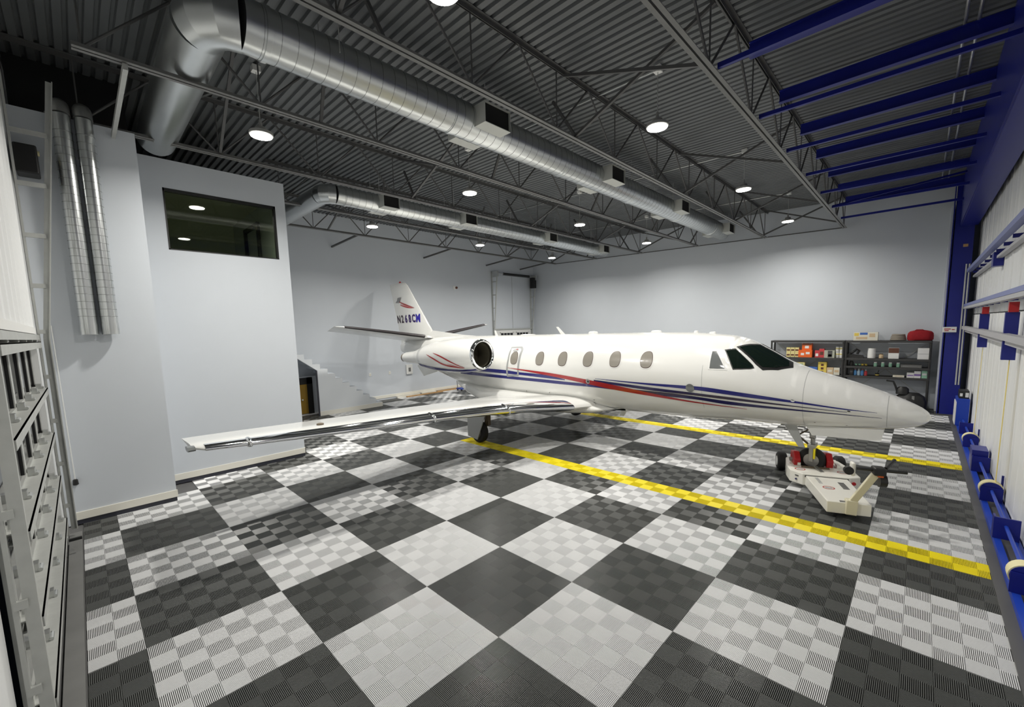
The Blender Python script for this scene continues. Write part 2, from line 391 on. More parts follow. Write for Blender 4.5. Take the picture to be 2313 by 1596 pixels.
# ------------------------------------------------------------------ folding door on the right (bifold with lift straps)
d1 = struct(empty('door_1', (3.9, 6.5, 0)), 'white bifold hangar door with blue frame and yellow lift straps')
DX = 3.85
y = -3.0
while y < 16.5:
    y2 = min(y+1.0, 16.5)
    for (za, zb) in ((.05, 3.03), (3.05, 7.1)):
        p = MB(); p.bx(DX, DX+.03, y+.003, y2-.003, za, zb)
        for yc, w_, h_ in ((y+.05, .03, .016), ((y+y2)/2, .02, .006)):
            p.prism([(DX+.001, yc-w_*1.6), (DX-h_, yc-w_), (DX-h_, yc+w_), (DX+.001, yc+w_*1.6)], 2, za, zb)
        p.build('door_panel', 'wallw', d1, 0)
    y = y2
mat('pale blue girt', (.17, .20, .42), .45); M['girt'] = MATS['pale blue girt']
mat('grey door girt', (.42, .42, .44), .45); M['girtg'] = MATS['grey door girt']
def girt(z, h, m='blue', x=3.61, dx=.10): B(x, x+dx, -2.9, 15.6, z-h/2, z+h/2).build('girt', m, d1, 0)
girt(4.29, .09, 'girt'); girt(4.12, .05, 'girtg', 3.74, .08); girt(3.30, .07, 'girt'); girt(3.23, .06, 'girtg'); girt(2.66, .09, 'girtg'); girt(2.56, .05, 'girtg', 3.68, .1)
for z in (4.29, 3.30):
    y = -2.5
    while y < 15.4:
        B(3.72, 3.84, y-.03, y+.03, z-.09, z-.03).build('girt_clip', 'blue', d1, 0); y += 1.05
B(3.70, 3.84, 10.2, 10.5, 3.95, 4.22).build('hinge_box', 'blue', d1, 0)
for xx in (3.60, 3.77): B(xx, xx+.065, -2.9, 15.65, .005, .075).build('bottom_rail', 'blue2', d1, 0)
B(3.665, 3.77, -2.9, 15.65, .002, .02).build('bottom_pan', 'joist', d1, 0)
SX, SZ = 3.70, .25
MB().cyl((SX, -2.8, SZ), (SX, 13.6, SZ), .020, 12).build('drive_shaft', 'blue2', d1)
for yd in (4.15, 7.3, 11.2):
    dr = MB(); dr.lathe([(-.09, .03), (-.09, .125), (-.08, .125), (-.08, .09), (.08, .09), (.08, .125), (.09, .125), (.09, .03)], (SX, yd, SZ), (0,1,0), 24)
    dr = dr.build('lift_drum', 'blue', d1)
    MB().lathe([(-.078, .09), (-.078, .135), (.078, .135), (.078, .09)], (SX, yd, SZ), (0,1,0), 24).build('strap_roll', 'cream', dr)
    MB().beam((SX+.04, yd, SZ+.12), (SX+.05, yd, 2.45), .004, .075, (0,1,0)).build('lift_strap', 'strap', dr, 0)
    B(SX-.04, SX+.10, yd-.05, yd+.05, 2.30, 3.02).build('strap_guide', 'blue', dr, 0)
    B(SX-.02, SX+.08, yd-.12, yd-.03, 3.02, 3.17).build('guide_roller', 'red', dr, 0)
    B(SX-.12, SX+.12, yd-.115, yd-.10, .076, .30).build('drum_bracket', 'blue', dr, 0)
    B(SX+.11, SX+.135, yd+.1, yd+.13, .076, .46).build('drum_bracket', 'blue', dr, 0)
for yb in (2.2, 5.6, 9.0, 12.6):
    b_ = MB(); b_.bx(SX-.11, SX+.12, yb-.012, yb+.012, .076, .36); b_.bx(SX-.11, SX-.09, yb, yb+.14, .076, .36); b_.build('shaft_bracket', 'blue', d1, 0)
B(SX-.11, SX+.10, 9.08, 9.55, .10, .46).build('gear_box', 'blue', d1, 0)
mo = B(3.56, 3.80, 13.7, 14.4, .076, .80).build('motor_housing', 'blue2', d1, 0, .01)
B(3.60, 3.78, 13.8, 14.3, .80, 1.0).build('motor_control', 'black', mo, 0); B(3.61, 3.66, 13.78, 13.80, .86, .94).build('control_label', 'white', mo, 0)
B(3.71, 3.77, 13.78, 13.80, .84, .96).build('control_label', 'white', mo, 0); B(3.545, 3.56, 13.7, 14.4, .1, .7).build('side_plate', 'white', mo, 0)
struct(B(4.05, 4.2, -3.2, 17, 0, 7.7).build('wall_right', 'wallw', smooth=0), 'white wall plane behind the folding door')

# ------------------------------------------------------------------ glazed overhead door on the near wall
d2 = struct(empty('door_2', (-4.3, -2.97, 0)), 'overhead door of dark glass panes in silver rails')
DY = -3.05
DR = -1.68
rails = [.02, .33, .98, 1.63, 2.29, 2.95]
for k, z in enumerate(rails):
    g = MB(); g.bx(-6.2, DR, DY-.05, DY, z-.05, z+.045); g.build('rail', 'galvm', d2, 0)
    if 0 < k:
        s_ = MB(); zz = z-.02
        s_.bx(-6.2, DR, DY, DY+.11, zz+.02, zz+.03); s_.bx(-6.2, DR, DY+.10, DY+.11, zz-.055, zz+.03); s_.bx(-6.2, DR, DY, DY+.04, zz-.06, zz-.05)
        s_.build('stiffening_strut', 'galvm', d2, 0)
        for x in (-6.1, -5.32, -4.42, -3.53, -2.63, -1.85):
            h_ = MB(); h_.bx(x-.05, x+.05, DY, DY+.05, zz-.05, zz+.1); h_.cyl((x-.06, DY+.06, zz+.045), (x+.06, DY+.06, zz+.045), .016, 8); h_.build('hinge', 'galvs', d2)
sx = [-6.2+(DR+6.2)*k/5 for k in range(6)]
for k in range(5):
    for x in (sx[k],):
        for r_ in range(5):
            MB().bx(max(-6.2, x-.07), x+.07, DY-.05, DY-.004, rails[r_]+.045, rails[r_+1]-.05).build('stile', 'galvm', d2, 0)
    for r_ in range(5):
        MB().bx(sx[k]+.07, sx[k]+.084, DY-.03, DY-.012, rails[r_]+.045, rails[r_+1]-.05).build('shade_bead', 'black', d2, 0)  # black beads added; they draw the recess shadow beside each pane
        MB().bx(sx[k]+.084, sx[k+1]-.07, DY-.035, DY-.025, rails[r_]+.045, rails[r_+1]-.05).build('pane', 'paneg', d2, 0)
for r_ in range(5): MB().bx(DR-.07, DR, DY-.05, DY-.004, rails[r_]+.045, rails[r_+1]-.05).build('stile', 'galvm', d2, 0)
def track(x, s, yo):
    # upright track leaning into the room above the door, tied to a wall angle by rungs
    def ty(z): return yo if z < 3 else yo+(z-3)*.105
    def tx(z): return x
    zs = [.12, 1.5, 3.0, 4.0, 5.0, 6.0, 6.6]
    for a, b in zip(zs, zs[1:]):
        t = MB(); t.beam((x, ty(a), a), (x, ty(b), b), .012, .07, (0,1,0)); t.beam((x+s*.025, ty(a)+.03, a), (x+s*.025, ty(b)+.03, b), .05, .012, (0,1,0)); t.build('track', 'galvm', d2, 0)
    MB().bx(x-.025, x+.025, yo-.085, yo-.06, .05, 6.6).build('jamb_angle', 'galvm', d2, 0)
    for z in (.5, 1.15, 1.8, 2.45, 3.1, 3.75, 4.45, 5.15, 5.85):
        MB().bx(x-.006, x+.03, yo-.08, ty(z)-.01, z-.03, z+.03).build('track_bracket', 'galvm', d2, 0)
track(-6.28, 1, -2.885); track(-1.62, -1, -2.985)
MB().bx(-6.2, DR, -3.08, -2.98, -.012, .012).build('bottom_seal', 'rubber', d2, 0)
# white ribbed lining panels above the glazed door
xx = -5.5; ip = 0
while xx < 3.9:
    p = MB(); p.bx(xx+.004, xx+.446, -3.0, -2.975, 3.14, 7.2); p.prism([(xx+.004, -2.975), (xx+.03, -2.955), (xx+.07, -2.955), (xx+.10, -2.975)], 2, 3.14, 7.2)
    o = p.build('lining_panel', 'wallw', wf, 0); xx += .45
MB().bx(-5.5, 3.9, -3.0, -2.945, 3.06, 3.14).build('lining_trim', 'white', wf, 0)
tag(MB().bx(-6.2, -1.6, -3.04, -2.95, 2.985, 3.055).build('door_lintel', 'galvm', smooth=0), 'grey steel lintel angle between glass door and ribbed lining', 'lintel')
# floor guide along the bottom of the door
tag(B(-6.4, 3.4, -2.95, -2.815, -.012, .016).build('threshold_strip', 'joistc', smooth=0), 'grey metal threshold strip along the glazed overhead door', 'threshold')
pc = thing('pull_cord', (-6.77, -2.80, .66), 'thin white pull cord with black grip hanging by chase wall', 'cord')
MB().cyl((-6.78, -2.82, .76), (-6.80, -2.84, 3.2), .006, 6).build('cord', 'white', pc)
MB().lathe([(0, .02), (.01, .035), (.09, .03), (.10, .012)], (-6.78, -2.82, .66), (0,0,1), 12).build('grip', 'black', pc)
bl = thing('door_latch', (-5.5, -2.85, .20), 'small black slide latch at the foot of overhead door track', 'latch')
MB().bx(-5.52, -5.48, -2.93, -2.80, .20, .235).build('bolt', 'black', bl, 0); MB().bx(-5.54, -5.46, -2.97, -2.93, .17, .27).build('keeper', 'galvs', bl, 0)
ob = thing('door_operator', (-6.5, -2.9, 5.4), 'small dark door operator box beside the overhead track', 'motor')
MB().bx(-6.75, -6.45, -2.95, -2.72, 5.35, 5.75).build('housing', 'black', ob, 0, .02); MB().cyl((-6.6, -2.72, 5.68), (-6.6, -2.70, 5.68), .035, 10).build('indicator', 'cream', ob)

# ------------------------------------------------------------------ round ducts
def arc(c, r, a0, a1, n, u, v): return [Vector(c)+Vector(u)*(r*math.cos(a0+(a1-a0)*k/n))+Vector(v)*(r*math.sin(a0+(a1-a0)*k/n)) for k in range(n+1)]
def seams(par, a, b, r, step, m='seam'):
    a = Vector(a); b = Vector(b); L = (b-a).length; d = (b-a)/L; n = int(L/step)
    for k in range(1, n):
        p = a+d*(k*step)
        mb = MB(); mb.lathe([(-.004, r-.002), (-.002, r+.004), (.002, r+.004), (.004, r-.002)], p, d, 28, False); yield mb
def big_duct(name, X, Z, r, yA, yB, xEnd, label, regs, rw):
    D = thing(name, (X, (yA+yB)/2, Z-r), label, 'duct')
    R_ = r*1.12
    body = MB().cyl((X, yA+R_, Z), (X, yB, Z), r, 32); body = body.build('duct_run', 'galv', D)
    sm = MB()
    for mb in seams(D, (X, yA+R_, Z), (X, yB, Z), r, .19): sm.add(mb.v, mb.f)
    so = sm.build('spiral_seam', 'seam', body); so['kind'] = 'stuff'
    el = MB().tube(arc((X-R_, yA+R_, Z), R_, 0, -math.pi/2, 3, (1,0,0), (0,1,0)), r*1.02, 32); el.build('elbow', 'galv', D, 12)
    br = MB().cyl((X-R_, yA, Z), (xEnd, yA, Z-.0), r, 32); br.build('branch_run', 'galv', D)
    for yj in [yA+R_+.25]+[yA+R_+3.1*k for k in range(1, 6)]:
        if yj < yB-.3: MB().lathe([(-.035, r), (-.03, r+.012), (.03, r+.012), (.035, r)], (X, yj, Z), (0,1,0), 32, False).build('coupling', 'galv', D)
    for yr in regs:
        for s in (1, -1):
            g = MB(); w, h, dp = rw, .30, .30
            xa = X+s*(r*.75); xb = X+s*(r+.22)
            g.bx(min(xa, xb), max(xa, xb), yr-w/2, yr+w/2, Z-.17, Z-.16); g.bx(min(xa, xb), max(xa, xb), yr-w/2, yr+w/2, Z+.16, Z+.17)
            g.bx(min(xa, xb), max(xa, xb), yr-w/2, yr-w/2+.012, Z-.16, Z+.16); g.bx(min(xa, xb), max(xa, xb), yr+w/2-.012, yr+w/2, Z-.16, Z+.16)
            g = g.build('register_box', 'regw', D, 0)
            MB().bx(min(xb-s*.05, xb-s*.04), max(xb-s*.05, xb-s*.04), yr-w/2+.012, yr+w/2-.012, Z-.16, Z+.16).build('register_opening', 'dark', g, 0)
    hy = yA+1.4
    while hy < yB:
        for s in (-1, 1): MB().cyl((X+s*(r+.012), hy, Z), (X+s*(r+.012), hy, zd(X)+.01), .006, 5).build('hanger_rod', 'galvm', D)
        hy += 2.6
    return D
big_duct('round_duct', -3.22, 6.63, .29, -1.2, 16.1, -7.6, 'large silver spiral duct running under the roof deck', (2.9, 7.0, 11.1, 15.6), .62)
big_duct('round_duct', -8.35, 6.55, .235, 2.2, 15.6, -12.6, 'smaller silver spiral duct above the aircraft tail', (3.85, 6.75, 11.05, 15.0), .50)
def up_duct(y, label):
    D = thing('vertical_duct', (-6.70, y, 3.08), label, 'duct')
    b_ = MB().lathe([(3.16, .125), (3.10, .145), (3.08, .102), (3.30, .107)][2:]+[(6.34, .107)], (-6.69, y, 0), (0,0,1), 24); b_ = b_.build('duct_run', 'galv', D)
    MB().lathe([(3.05, .08), (3.05, .108), (3.22, .110), (3.22, .106)], (-6.69, y, 0), (0,0,1), 24).build('end_cap', 'galv', D)
    sm = MB()
    for mb in seams(D, (-6.69, y, 3.22), (-6.69, y, 6.3), .107, .115): sm.add(mb.v, mb.f)
    so = sm.build('spiral_seam', 'seam', b_); so['kind'] = 'stuff'
    el = MB().tube(arc((-6.69-.17, y, 6.34), .17, 0, math.pi/2, 4, (1,0,0), (0,0,1)), .112, 24); el.build('elbow', 'galvs', D, 20)
    MB().cyl((-6.86, y, 6.51), (-7.85, y, 6.51), .107, 24).build('branch_run', 'galvs', D)
    return D
up_duct(-2.43, 'silver upright spiral duct on chase wall, closer to the glazed door')
up_duct(-2.185, 'silver upright spiral duct on chase wall, closer to the office window')

tag(MB().beam((-4.32, -1.85, 6.24), (-6.82, -1.85, 6.24), .05, .07).build('tie_beam', 'galvm', smooth=0), 'pale steel tie beam from the joist to the chase wall', 'beam')
struct(B(-7.75, -7.55, -2.97, -1.60, 6.40, 7.4).build('void_dark_panel', 'black', smooth=0), 'added black panel for the dark void above the chase wall')  # added black sheet; gives the unlit void above the chase its darkness
# ------------------------------------------------------------------ high bay lamps
def lamp(x, y):
    row = 'right of the large round duct' if x > -2 else 'between the two round ducts' if x > -7 else 'left of the smaller round duct'
    z = 6.24; L = thing('high_bay_lamp', (x, y, z), 'round lit high-bay lamp hanging on thin cable '+row, 'lamp', 'high-bay lamps '+row)
    MB().lathe([(.012, .165), (.02, .18), (.06, .18), (.075, .09), (.14, .08), (.155, .03), (.25, .02)], (x, y, z), (0,0,1), 24).build('housing', 'lamph', L)
    MB().lathe([(0, .160), (.012, .162)], (x, y, z), (0,0,1), 24).build('lens', M['lens'], L)
    ld = bpy.data.lights.new('lamp_light', 'AREA'); ld.shape = 'DISK'; ld.size = .30; ld.energy = LAMP_POWER; ld.color = (1, .968, .90); ld.spread = R(158)
    lo = bpy.data.objects.new('lamp_light', ld); COL.objects.link(lo); lo.parent = L; lo.location = (0, 0, -.004)
    MB().cyl((x, y, z+.25), (x, y, zd(x)-.08), .006, 6).build('cable', 'galvm', L)
    MB().bx(x-.06, x+.06, y-.06, y+.06, zd(x)-.09, zd(x)+.0).build('junction_box', 'white', L, 0)
    return L
LP = [(-.78, .25), (-.60, 4.55), (-.60, 9.35), (-.60, 14.2), (-5.25, -.12), (-5.25, 4.4), (-5.35, 9.15), (-5.35, 13.8), (-9.7, 4.2), (-9.8, 8.8), (-9.95, 13.5)]
for x, y in LP: lamp(x, y)
for k, yy in enumerate((4.55, 9.35, 14.2)):
    c_ = MB().tube([(-.68, yy, zd(-.6)-.05), (-1.2, yy+.05, zd(-1.2)-.02), (-5.2, yy+.1, zd(-5.2)-.02), (-9.6, yy+.1, zd(-9.6)-.02)], .011, 6)
    tag(c_.build('lamp_conduit', 'galvs'), 'thin pale conduit feeding a row of lamps along the deck ribs', 'conduit', 'lamp conduits on the deck')

# ------------------------------------------------------------------ business jet
CY0 = 6.8
ST = [(-12.6,2.50,2.14,.08,2.34),(-11.6,2.68,1.86,.28,2.30),(-10.0,2.74,1.46,.52,2.15),(-8.5,2.76,1.14,.70,2.0),(-7.0,2.77,.92,.82,1.92),(-5.5,2.78,.86,.87,1.9),(-3.5,2.79,.87,.875,1.88),(-2.0,2.80,.90,.875,1.88),(-.9,2.79,.93,.87,1.87),(0,2.725,.98,.85,1.83),(.3,2.65,1.0,.83,1.80),(.7,2.44,1.01,.79,1.72),(1.09,2.21,1.02,.73,1.65),(1.41,2.08,1.03,.67,1.6),(2.04,1.88,1.09,.51,1.5),(2.49,1.71,1.15,.37,1.44),(2.77,1.58,1.21,.25,1.4),(2.92,1.475,1.30,.12,1.385),(2.965,1.39,1.37,.012,1.38)]
SXS = [s[0] for s in ST]
def pch(xs, ys, x):
    n = len(xs)
    if x <= xs[0]: return ys[0]
    if x >= xs[-1]: return ys[-1]
    i = max(k for k in range(n-1) if xs[k] < x)
    sl = lambda k: (ys[k+1]-ys[k])/(xs[k+1]-xs[k])
    def tan(k):
        if k == 0: return sl(0)
        if k == n-1: return sl(n-2)
        a, b = sl(k-1), sl(k); return 0 if a*b <= 0 else 2*a*b/(a+b)
    h = xs[i+1]-xs[i]; t = (x-xs[i])/h; m0, m1 = tan(i)*h, tan(i+1)*h
    return (2*t**3-3*t*t+1)*ys[i]+(t**3-2*t*t+t)*m0+(-2*t**3+3*t*t)*ys[i+1]+(t**3-t*t)*m1
def sec(x): return tuple(pch(SXS, [s[k] for s in ST], x) for k in (1, 2, 3, 4))
def fpt(x, th, off=0, side=1):
    top, bot, hw, zc = sec(x); t = R(th); v = (top-zc) if math.cos(t) >= 0 else (zc-bot)
    ny, nz = -math.sin(t)*v, math.cos(t)*hw; l = math.hypot(ny, nz) or 1
    y = -hw*math.sin(t)+off*ny/l
    return (x, CY0+side*y, zc+v*math.cos(t)+off*nz/l)
def zth(x, z):
    top, bot, hw, zc = sec(x); v = (top-zc) if z >= zc else (zc-bot)
    return math.degrees(math.acos(max(-1, min(1, (z-zc)/v))))
jet = thing('business_jet', (-5.45, CY0, 0), 'white twin-engine business jet with blue and red stripes', 'airplane')
xs_ = sorted(set([round(-12.6+.15*k, 3) for k in range(104)]+[2.9, 2.93, 2.95, 2.965]+[.05*k for k in range(0, 59)]))
xs_ = [x for x in xs_ if x <= 2.965]
fus = MB().loft([[fpt(x, 360*k/72) for k in range(72)] for x in xs_]).build('fuselage', 'planew', jet, 60)
def chaikin(P, n=2):
    for _ in range(n):
        Q = []
        for i in range(len(P)):
            a, b = P[i], P[(i+1) % len(P)]
            Q += [(a[0]*.75+b[0]*.25, a[1]*.75+b[1]*.25), (a[0]*.25+b[0]*.75, a[1]*.25+b[1]*.75)]
        P = Q
    return P
def dense(P, d=.06):
    Q = []
    for i in range(len(P)):
        a, b = P[i], P[(i+1) % len(P)]; n = max(1, int(max(abs(a[0]-b[0])/d, abs(a[1]-b[1])/4)))
        Q += [(a[0]+(b[0]-a[0])*k/n, a[1]+(b[1]-a[1])*k/n) for k in range(n)]
    return Q
def patch(P, off, side=1, rings=(1, .75, .5, .25)):
    P = dense(P); cx = sum(p[0] for p in P)/len(P); cy = sum(p[1] for p in P)/len(P); mb = MB(); n = len(P)
    for s in rings: mb.v += [fpt(cx+(p[0]-cx)*s, cy+(p[1]-cy)*s, off, side) for p in P]
    mb.v.append(fpt(cx, cy, off, side)); L = len(rings)
    for r_ in range(L-1):
        for k in range(n): mb.f.append((r_*n+k, r_*n+(k+1) % n, (r_+1)*n+(k+1) % n, (r_+1)*n+k))
    for k in range(n): mb.f.append(((L-1)*n+k, (L-1)*n+(k+1) % n, L*n))
    return mb
def ringpatch(P, Q, off, side=1):
    mb = MB(); n = len(P)
    mb.v = [fpt(*p, off, side) for p in P]+[fpt(*p, off, side) for p in Q]
    mb.f = [(k, (k+1) % n, n+(k+1) % n, n+k) for k in range(n)]; return mb
for side in (1, -1):
    for xc in (-1.45, -2.21, -2.94, -3.70, -4.45, -5.39):
        if side == -1 and xc < -5: continue
        dth = (-1.45-xc)*1.5
        P = [(xc-.06, 56+dth), (xc+.085, 56+dth), (xc+.137, 67+dth), (xc+.10, 78.5+dth), (xc-.10, 79+dth), (xc-.14, 71+dth), (xc-.13, 62+dth)]
        P = chaikin(P, 3); cx = sum(p[0] for p in P)/len(P); cy = sum(p[1] for p in P)/len(P)
        big = [(cx+(p[0]-cx)*1.07, cy+(p[1]-cy)*1.07) for p in P]; wht = [(cx+(p[0]-cx)*1.2, cy+(p[1]-cy)*1.18) for p in P]
        patch(wht, .003, side).build('window_surround', 'white', fus); patch(big, .005, side).build('window_frame', 'wframe', fus); patch(P, .008, side).build('cabin_window', 'blind', fus)
    # cockpit glazing
    ws = [(.228, 36), (.36, 25), (.46, 15), (.53, 4), (.69, 4), (.88, 4), (1.09, 6), (1.14, 27), (.95, 47), (.73, 58), (.60, 53), (.507, 48), (.36, 42)]
    patch(ws, .004, side, (1, .8, .6, .4, .2)).build('windshield_frame', 'black', fus)
    cx = sum(p[0] for p in ws)/len(ws); cy = sum(p[1] for p in ws)/len(ws)
    patch([(cx+(p[0]-cx)*.87, cy+(p[1]-cy)*.82+.5) for p in ws], .008, side, (1, .8, .6, .4, .2)).build('windshield', 'cockpit', fus)
    sw = [(.05, 45.2), (.224, 39.6), (.39, 47.9), (.57, 56.0), (.60, 59.5), (.54, 63), (.40, 67.5), (.26, 70.7), (.16, 58)]
    patch(sw, .005, side).build('side_window_frame', 'black', fus)
    cx = sum(p[0] for p in sw)/len(sw); cy = sum(p[1] for p in sw)/len(sw)
    patch([(cx+(p[0]-cx)*.9, cy+(p[1]-cy)*.88) for p in sw], .008, side).build('side_window', 'cockpit', fus)
    dv = [(-.154, 49.9), (-.082, 49.3), (.02, 60), (.122, 71.2), (-.01, 72.5), (-.148, 73.2), (-.152, 61)]
    cx = sum(p[0] for p in dv)/len(dv); cy = sum(p[1] for p in dv)/len(dv)
    patch([(cx+(p[0]-cx)*1.28, cy+(p[1]-cy)*1.16) for p in dv], .004, side).build('side_window_frame', 'white', fus)
    patch(dv, .008, side).build('side_window', 'greyglass', fus)
    # stripes
    def stripe(top, bot, off, m):
        x0, x1 = top[0][0], top[-1][0]; n = max(2, int((x1-x0)/.07)); rows = []
        for k in range(n+1):
            x = x0+(x1-x0)*k/n
            za = pch([p[0] for p in top], [p[1] for p in top], x); zb = pch([p[0] for p in bot], [p[1] for p in bot], x)
            ta, tb = zth(x, za), zth(x, zb)
            if m != 'striper' and x0 > -3: ta, tb = ta-(tb-ta)*.13, tb+(tb-ta)*.13
            rows.append([fpt(x, ta+(tb-ta)*j/3, off, side) for j in range(4)])
        MB().grid(rows).build('stripe', m, fus)
    stripe([(-8,1.82),(-6.54,1.80),(-5.73,1.792),(-5.19,1.761),(-4.28,1.743),(-3.62,1.66)], [(-8,1.70),(-6.56,1.694),(-5.75,1.69),(-5.2,1.685),(-4.29,1.655),(-3.62,1.64)], .004, 'stripeb')
    stripe([(-8,1.65),(-6.57,1.636),(-5.2,1.618),(-4.3,1.614),(-3.55,1.598),(-2.87,1.589),(-2.25,1.515)], [(-8,1.55),(-6.6,1.544),(-5.2,1.536),(-4.3,1.527),(-3.57,1.521),(-2.88,1.522),(-2.25,1.505)], .004, 'stripeb')
    stripe([(-5.63,1.87),(-4.27,1.811),(-3.53,1.754),(-2.857,1.69),(-2.243,1.623),(-1.419,1.517),(-.46,1.409),(.50,1.352)], [(-5.63,1.863),(-4.277,1.74),(-3.54,1.665),(-2.873,1.581),(-2.263,1.51),(-1.433,1.443),(-.465,1.382),(.50,1.345)], .008, 'striper')
    stripe([(-2.72,1.742),(-1.40,1.722),(-.656,1.724),(-.44,1.724),(.466,1.659),(1.225,1.581),(1.955,1.492),(2.33,1.457)], [(-2.72,1.736),(-1.40,1.690),(-.658,1.671),(-.44,1.665),(.464,1.599),(1.226,1.55),(1.956,1.478),(2.33,1.454)], .004, 'stripeb')
    stripe([(-2.76,1.703),(-1.403,1.631),(-.436,1.588),(.267,1.556),(1.226,1.493),(1.957,1.44)], [(-2.76,1.665),(-1.41,1.578),(-.44,1.544),(.263,1.515),(1.226,1.478),(1.957,1.435)], .004, 'stripen')
    stripe([(-1.80,1.555),(-.909,1.537),(-.444,1.514),(.258,1.466),(1.225,1.428),(1.958,1.396),(2.39,1.372)], [(-1.80,1.535),(-.919,1.472),(-.451,1.463),(.252,1.412),(1.224,1.405),(1.958,1.386),(2.39,1.368)], .004, 'stripen')
    # panel seams
    for xq, a, b in ((1.36, 15, 165), (-.28, 70, 130), (2.45, 20, 160)):
        MB().grid([[fpt(xq-.003, a+(b-a)*k/20, .002, side), fpt(xq+.003, a+(b-a)*k/20, .002, side)] for k in range(21)]).build('panel_seam', 'planeg', fus)
# emergency exit outline and handle on the near side
EO = [(-5.632, 51.2), (-5.213, 50.3), (-5.135, 55.7), (-5.162, 79.9), (-5.218, 104.1), (-5.699, 107), (-5.701, 99.4), (-5.641, 77)]
def roundq(P, n=3):
    Q = dense(P, .05); return chaikin(Q, 1)
cx, cy = -5.43, 79
EO2 = roundq(EO); EI = [(cx+(p[0]-cx)*.76, cy+(p[1]-cy)*.885) for p in EO2]
ringpatch(EO2, EI, .005).build('exit_outline', 'doorline', fus)
patch(chaikin([(-5.52, 56), (-5.30, 55), (-5.33, 61), (-5.50, 62)], 2), .008).build('exit_handle', 'doorline', fus)
patch(chaikin([(-5.40, 55.5), (-5.30, 55.5), (-5.33, 57.5), (-5.40, 57.5)], 2), .012).build('handle_placard', 'red', fus)
def disc(x, z, r, off=.008):
    th = zth(x, z); top, bot, hw, zc = sec(x); dth = math.degrees(r/.9)
    return patch([(x+r*math.cos(2*math.pi*k/16), th+dth*math.sin(2*math.pi*k/16)) for k in range(16)], off, 1, (1, .5))
disc(-2.93, 1.66, .055, .012).build('pitot_port', 'steel', fus); disc(-2.92, 1.655, .025, .016).build('port_hole', 'black', fus)
disc(-.50, 1.69, .085, .012).build('static_plate', 'greyglass', fus)
disc(1.22, 1.585, .03, .014).build('probe_base', 'chrome', fus)
disc(1.98, 1.46, .022, .012).build('vent', 'black', fus)
for xq, zq in ((1.52, 1.20), (1.95, 1.19), (-5.1, 1.22), (-4.25, 1.25), (-3.05, 1.08), (-2.9, 1.18)): disc(xq, zq, .014, .01).build('drain_port', 'black', fus)
# roof antennas and bumps
for (xa, h, l, sw) in ((-4.28, .20, .16, -.22), (-6.93, .16, .14, -.08)):
    top = sec(xa)[0]
    MB().loft([[(xa+l/2, CY0, top-.03), (xa, CY0-.012, top-.03), (xa-l/2, CY0, top-.03), (xa, CY0+.012, top-.03)], [(xa+sw+l*.25, CY0, top+h), (xa+sw, CY0-.008, top+h), (xa+sw-l*.25, CY0, top+h), (xa+sw, CY0+.008, top+h)]]).build('blade_antenna', 'planew', fus, 20)
for xa, l, w, h in ((-3.33, .28, .14, .06), (-1.62, .26, .13, .05), (-.72, .10, .07, .04), (-.38, .14, .07, .035), (-5.6, .6, .12, .02)):
    top = sec(xa)[0]
    MB().loft([[(xa+l*s*math.cos(2*math.pi*k/20)/2, CY0+w*s*math.sin(2*math.pi*k/20)/2, top-.02+hh) for k in range(20)] for hh, s in ((0, 1), (.02+h*.5, .97), (.02+h*.85, .75), (.02+h, .35))]).build('roof_antenna_pad', 'planew', fus, 60)
MB().loft([[(-2.30, CY0, .95), (-2.38, CY0-.01, .95), (-2.46, CY0, .95), (-2.38, CY0+.01, .95)], [(-2.44, CY0, .72), (-2.50, CY0-.008, .72), (-2.56, CY0, .72), (-2.50, CY0+.008, .72)]]).build('belly_antenna', 'planew', fus, 20)
# belly fairing
bf = [(-2.2, .35, 1.05, .90), (-2.9, .75, .82, 1.05), (-3.6, .93, .74, 1.15), (-4.6, .98, .70, 1.2), (-5.8, .98, .68, 1.2), (-6.8, .90, .70, 1.2), (-7.8, .62, .86, 1.25), (-8.7, .25, 1.08, 1.25)]
rg = []
for x, hw, zb, zt in bf:
    rg.append([(x, CY0-hw*(abs(math.cos(a))**.6)*(1 if math.cos(a) > 0 else -1), (zb+zt)/2+(zt-zb)/2*(abs(math.sin(a))**.6)*(1 if math.sin(a) > 0 else -1)) for a in [2*math.pi*k/40 for k in range(40)]])
MB().loft(rg).build('belly_fairing', 'planew', jet, 60)
# lifting surfaces
AF = [(1, 0), (.85, .22), (.7, .42), (.5, .72), (.35, .92), (.25, 1.0), (.15, .93), (.09, .80), (.05, .63), (.02, .41), (.006, .22)]
LOOP = AF+[(0, 0)]+[(c, -t) for c, t in reversed(AF[1:])]
def foil(y, le, te, z, t, sgn=1, tw=0): return [(le+(te-le)*c, CY0+sgn*(y-CY0), z-tw*c+t/2*tt*(1 if tt > 0 else .75)) for c, tt in LOOP]
def foil_le(y, le, te, z, t, cmax, off, sgn=1):
    pts = [(c, tt) for c, tt in LOOP if c <= cmax]; pts = [(cmax, .86*1)]+pts+[(cmax, -.86)] if cmax > .1 else pts
    return [(le+(te-le)*c+off*(1.4 if c < .03 else .3), CY0+sgn*(y-CY0), z+(t/2)*tt*(1 if tt > 0 else .75)+(off if tt > 0 else -off if tt < 0 else 0)) for c, tt in pts]
WG = [(6.25, -2.90, -6.25, 1.02, .36), (5.6, -3.08, -6.1, 1.04, .36), (5.1, -3.38, -6.0, 1.06, .34), (4.5, -3.58, -5.85, 1.11, .31), (3.5, -3.68, -5.62, 1.19, .26), (2.0, -3.72, -5.35, 1.30, .22), (.5, -3.74, -5.1, 1.39, .175), (-1.0, -3.76, -4.88, 1.485, .13), (-1.55, -3.80, -4.80, 1.515, .11), (-1.67, -3.95, -4.76, 1.522, .06)]
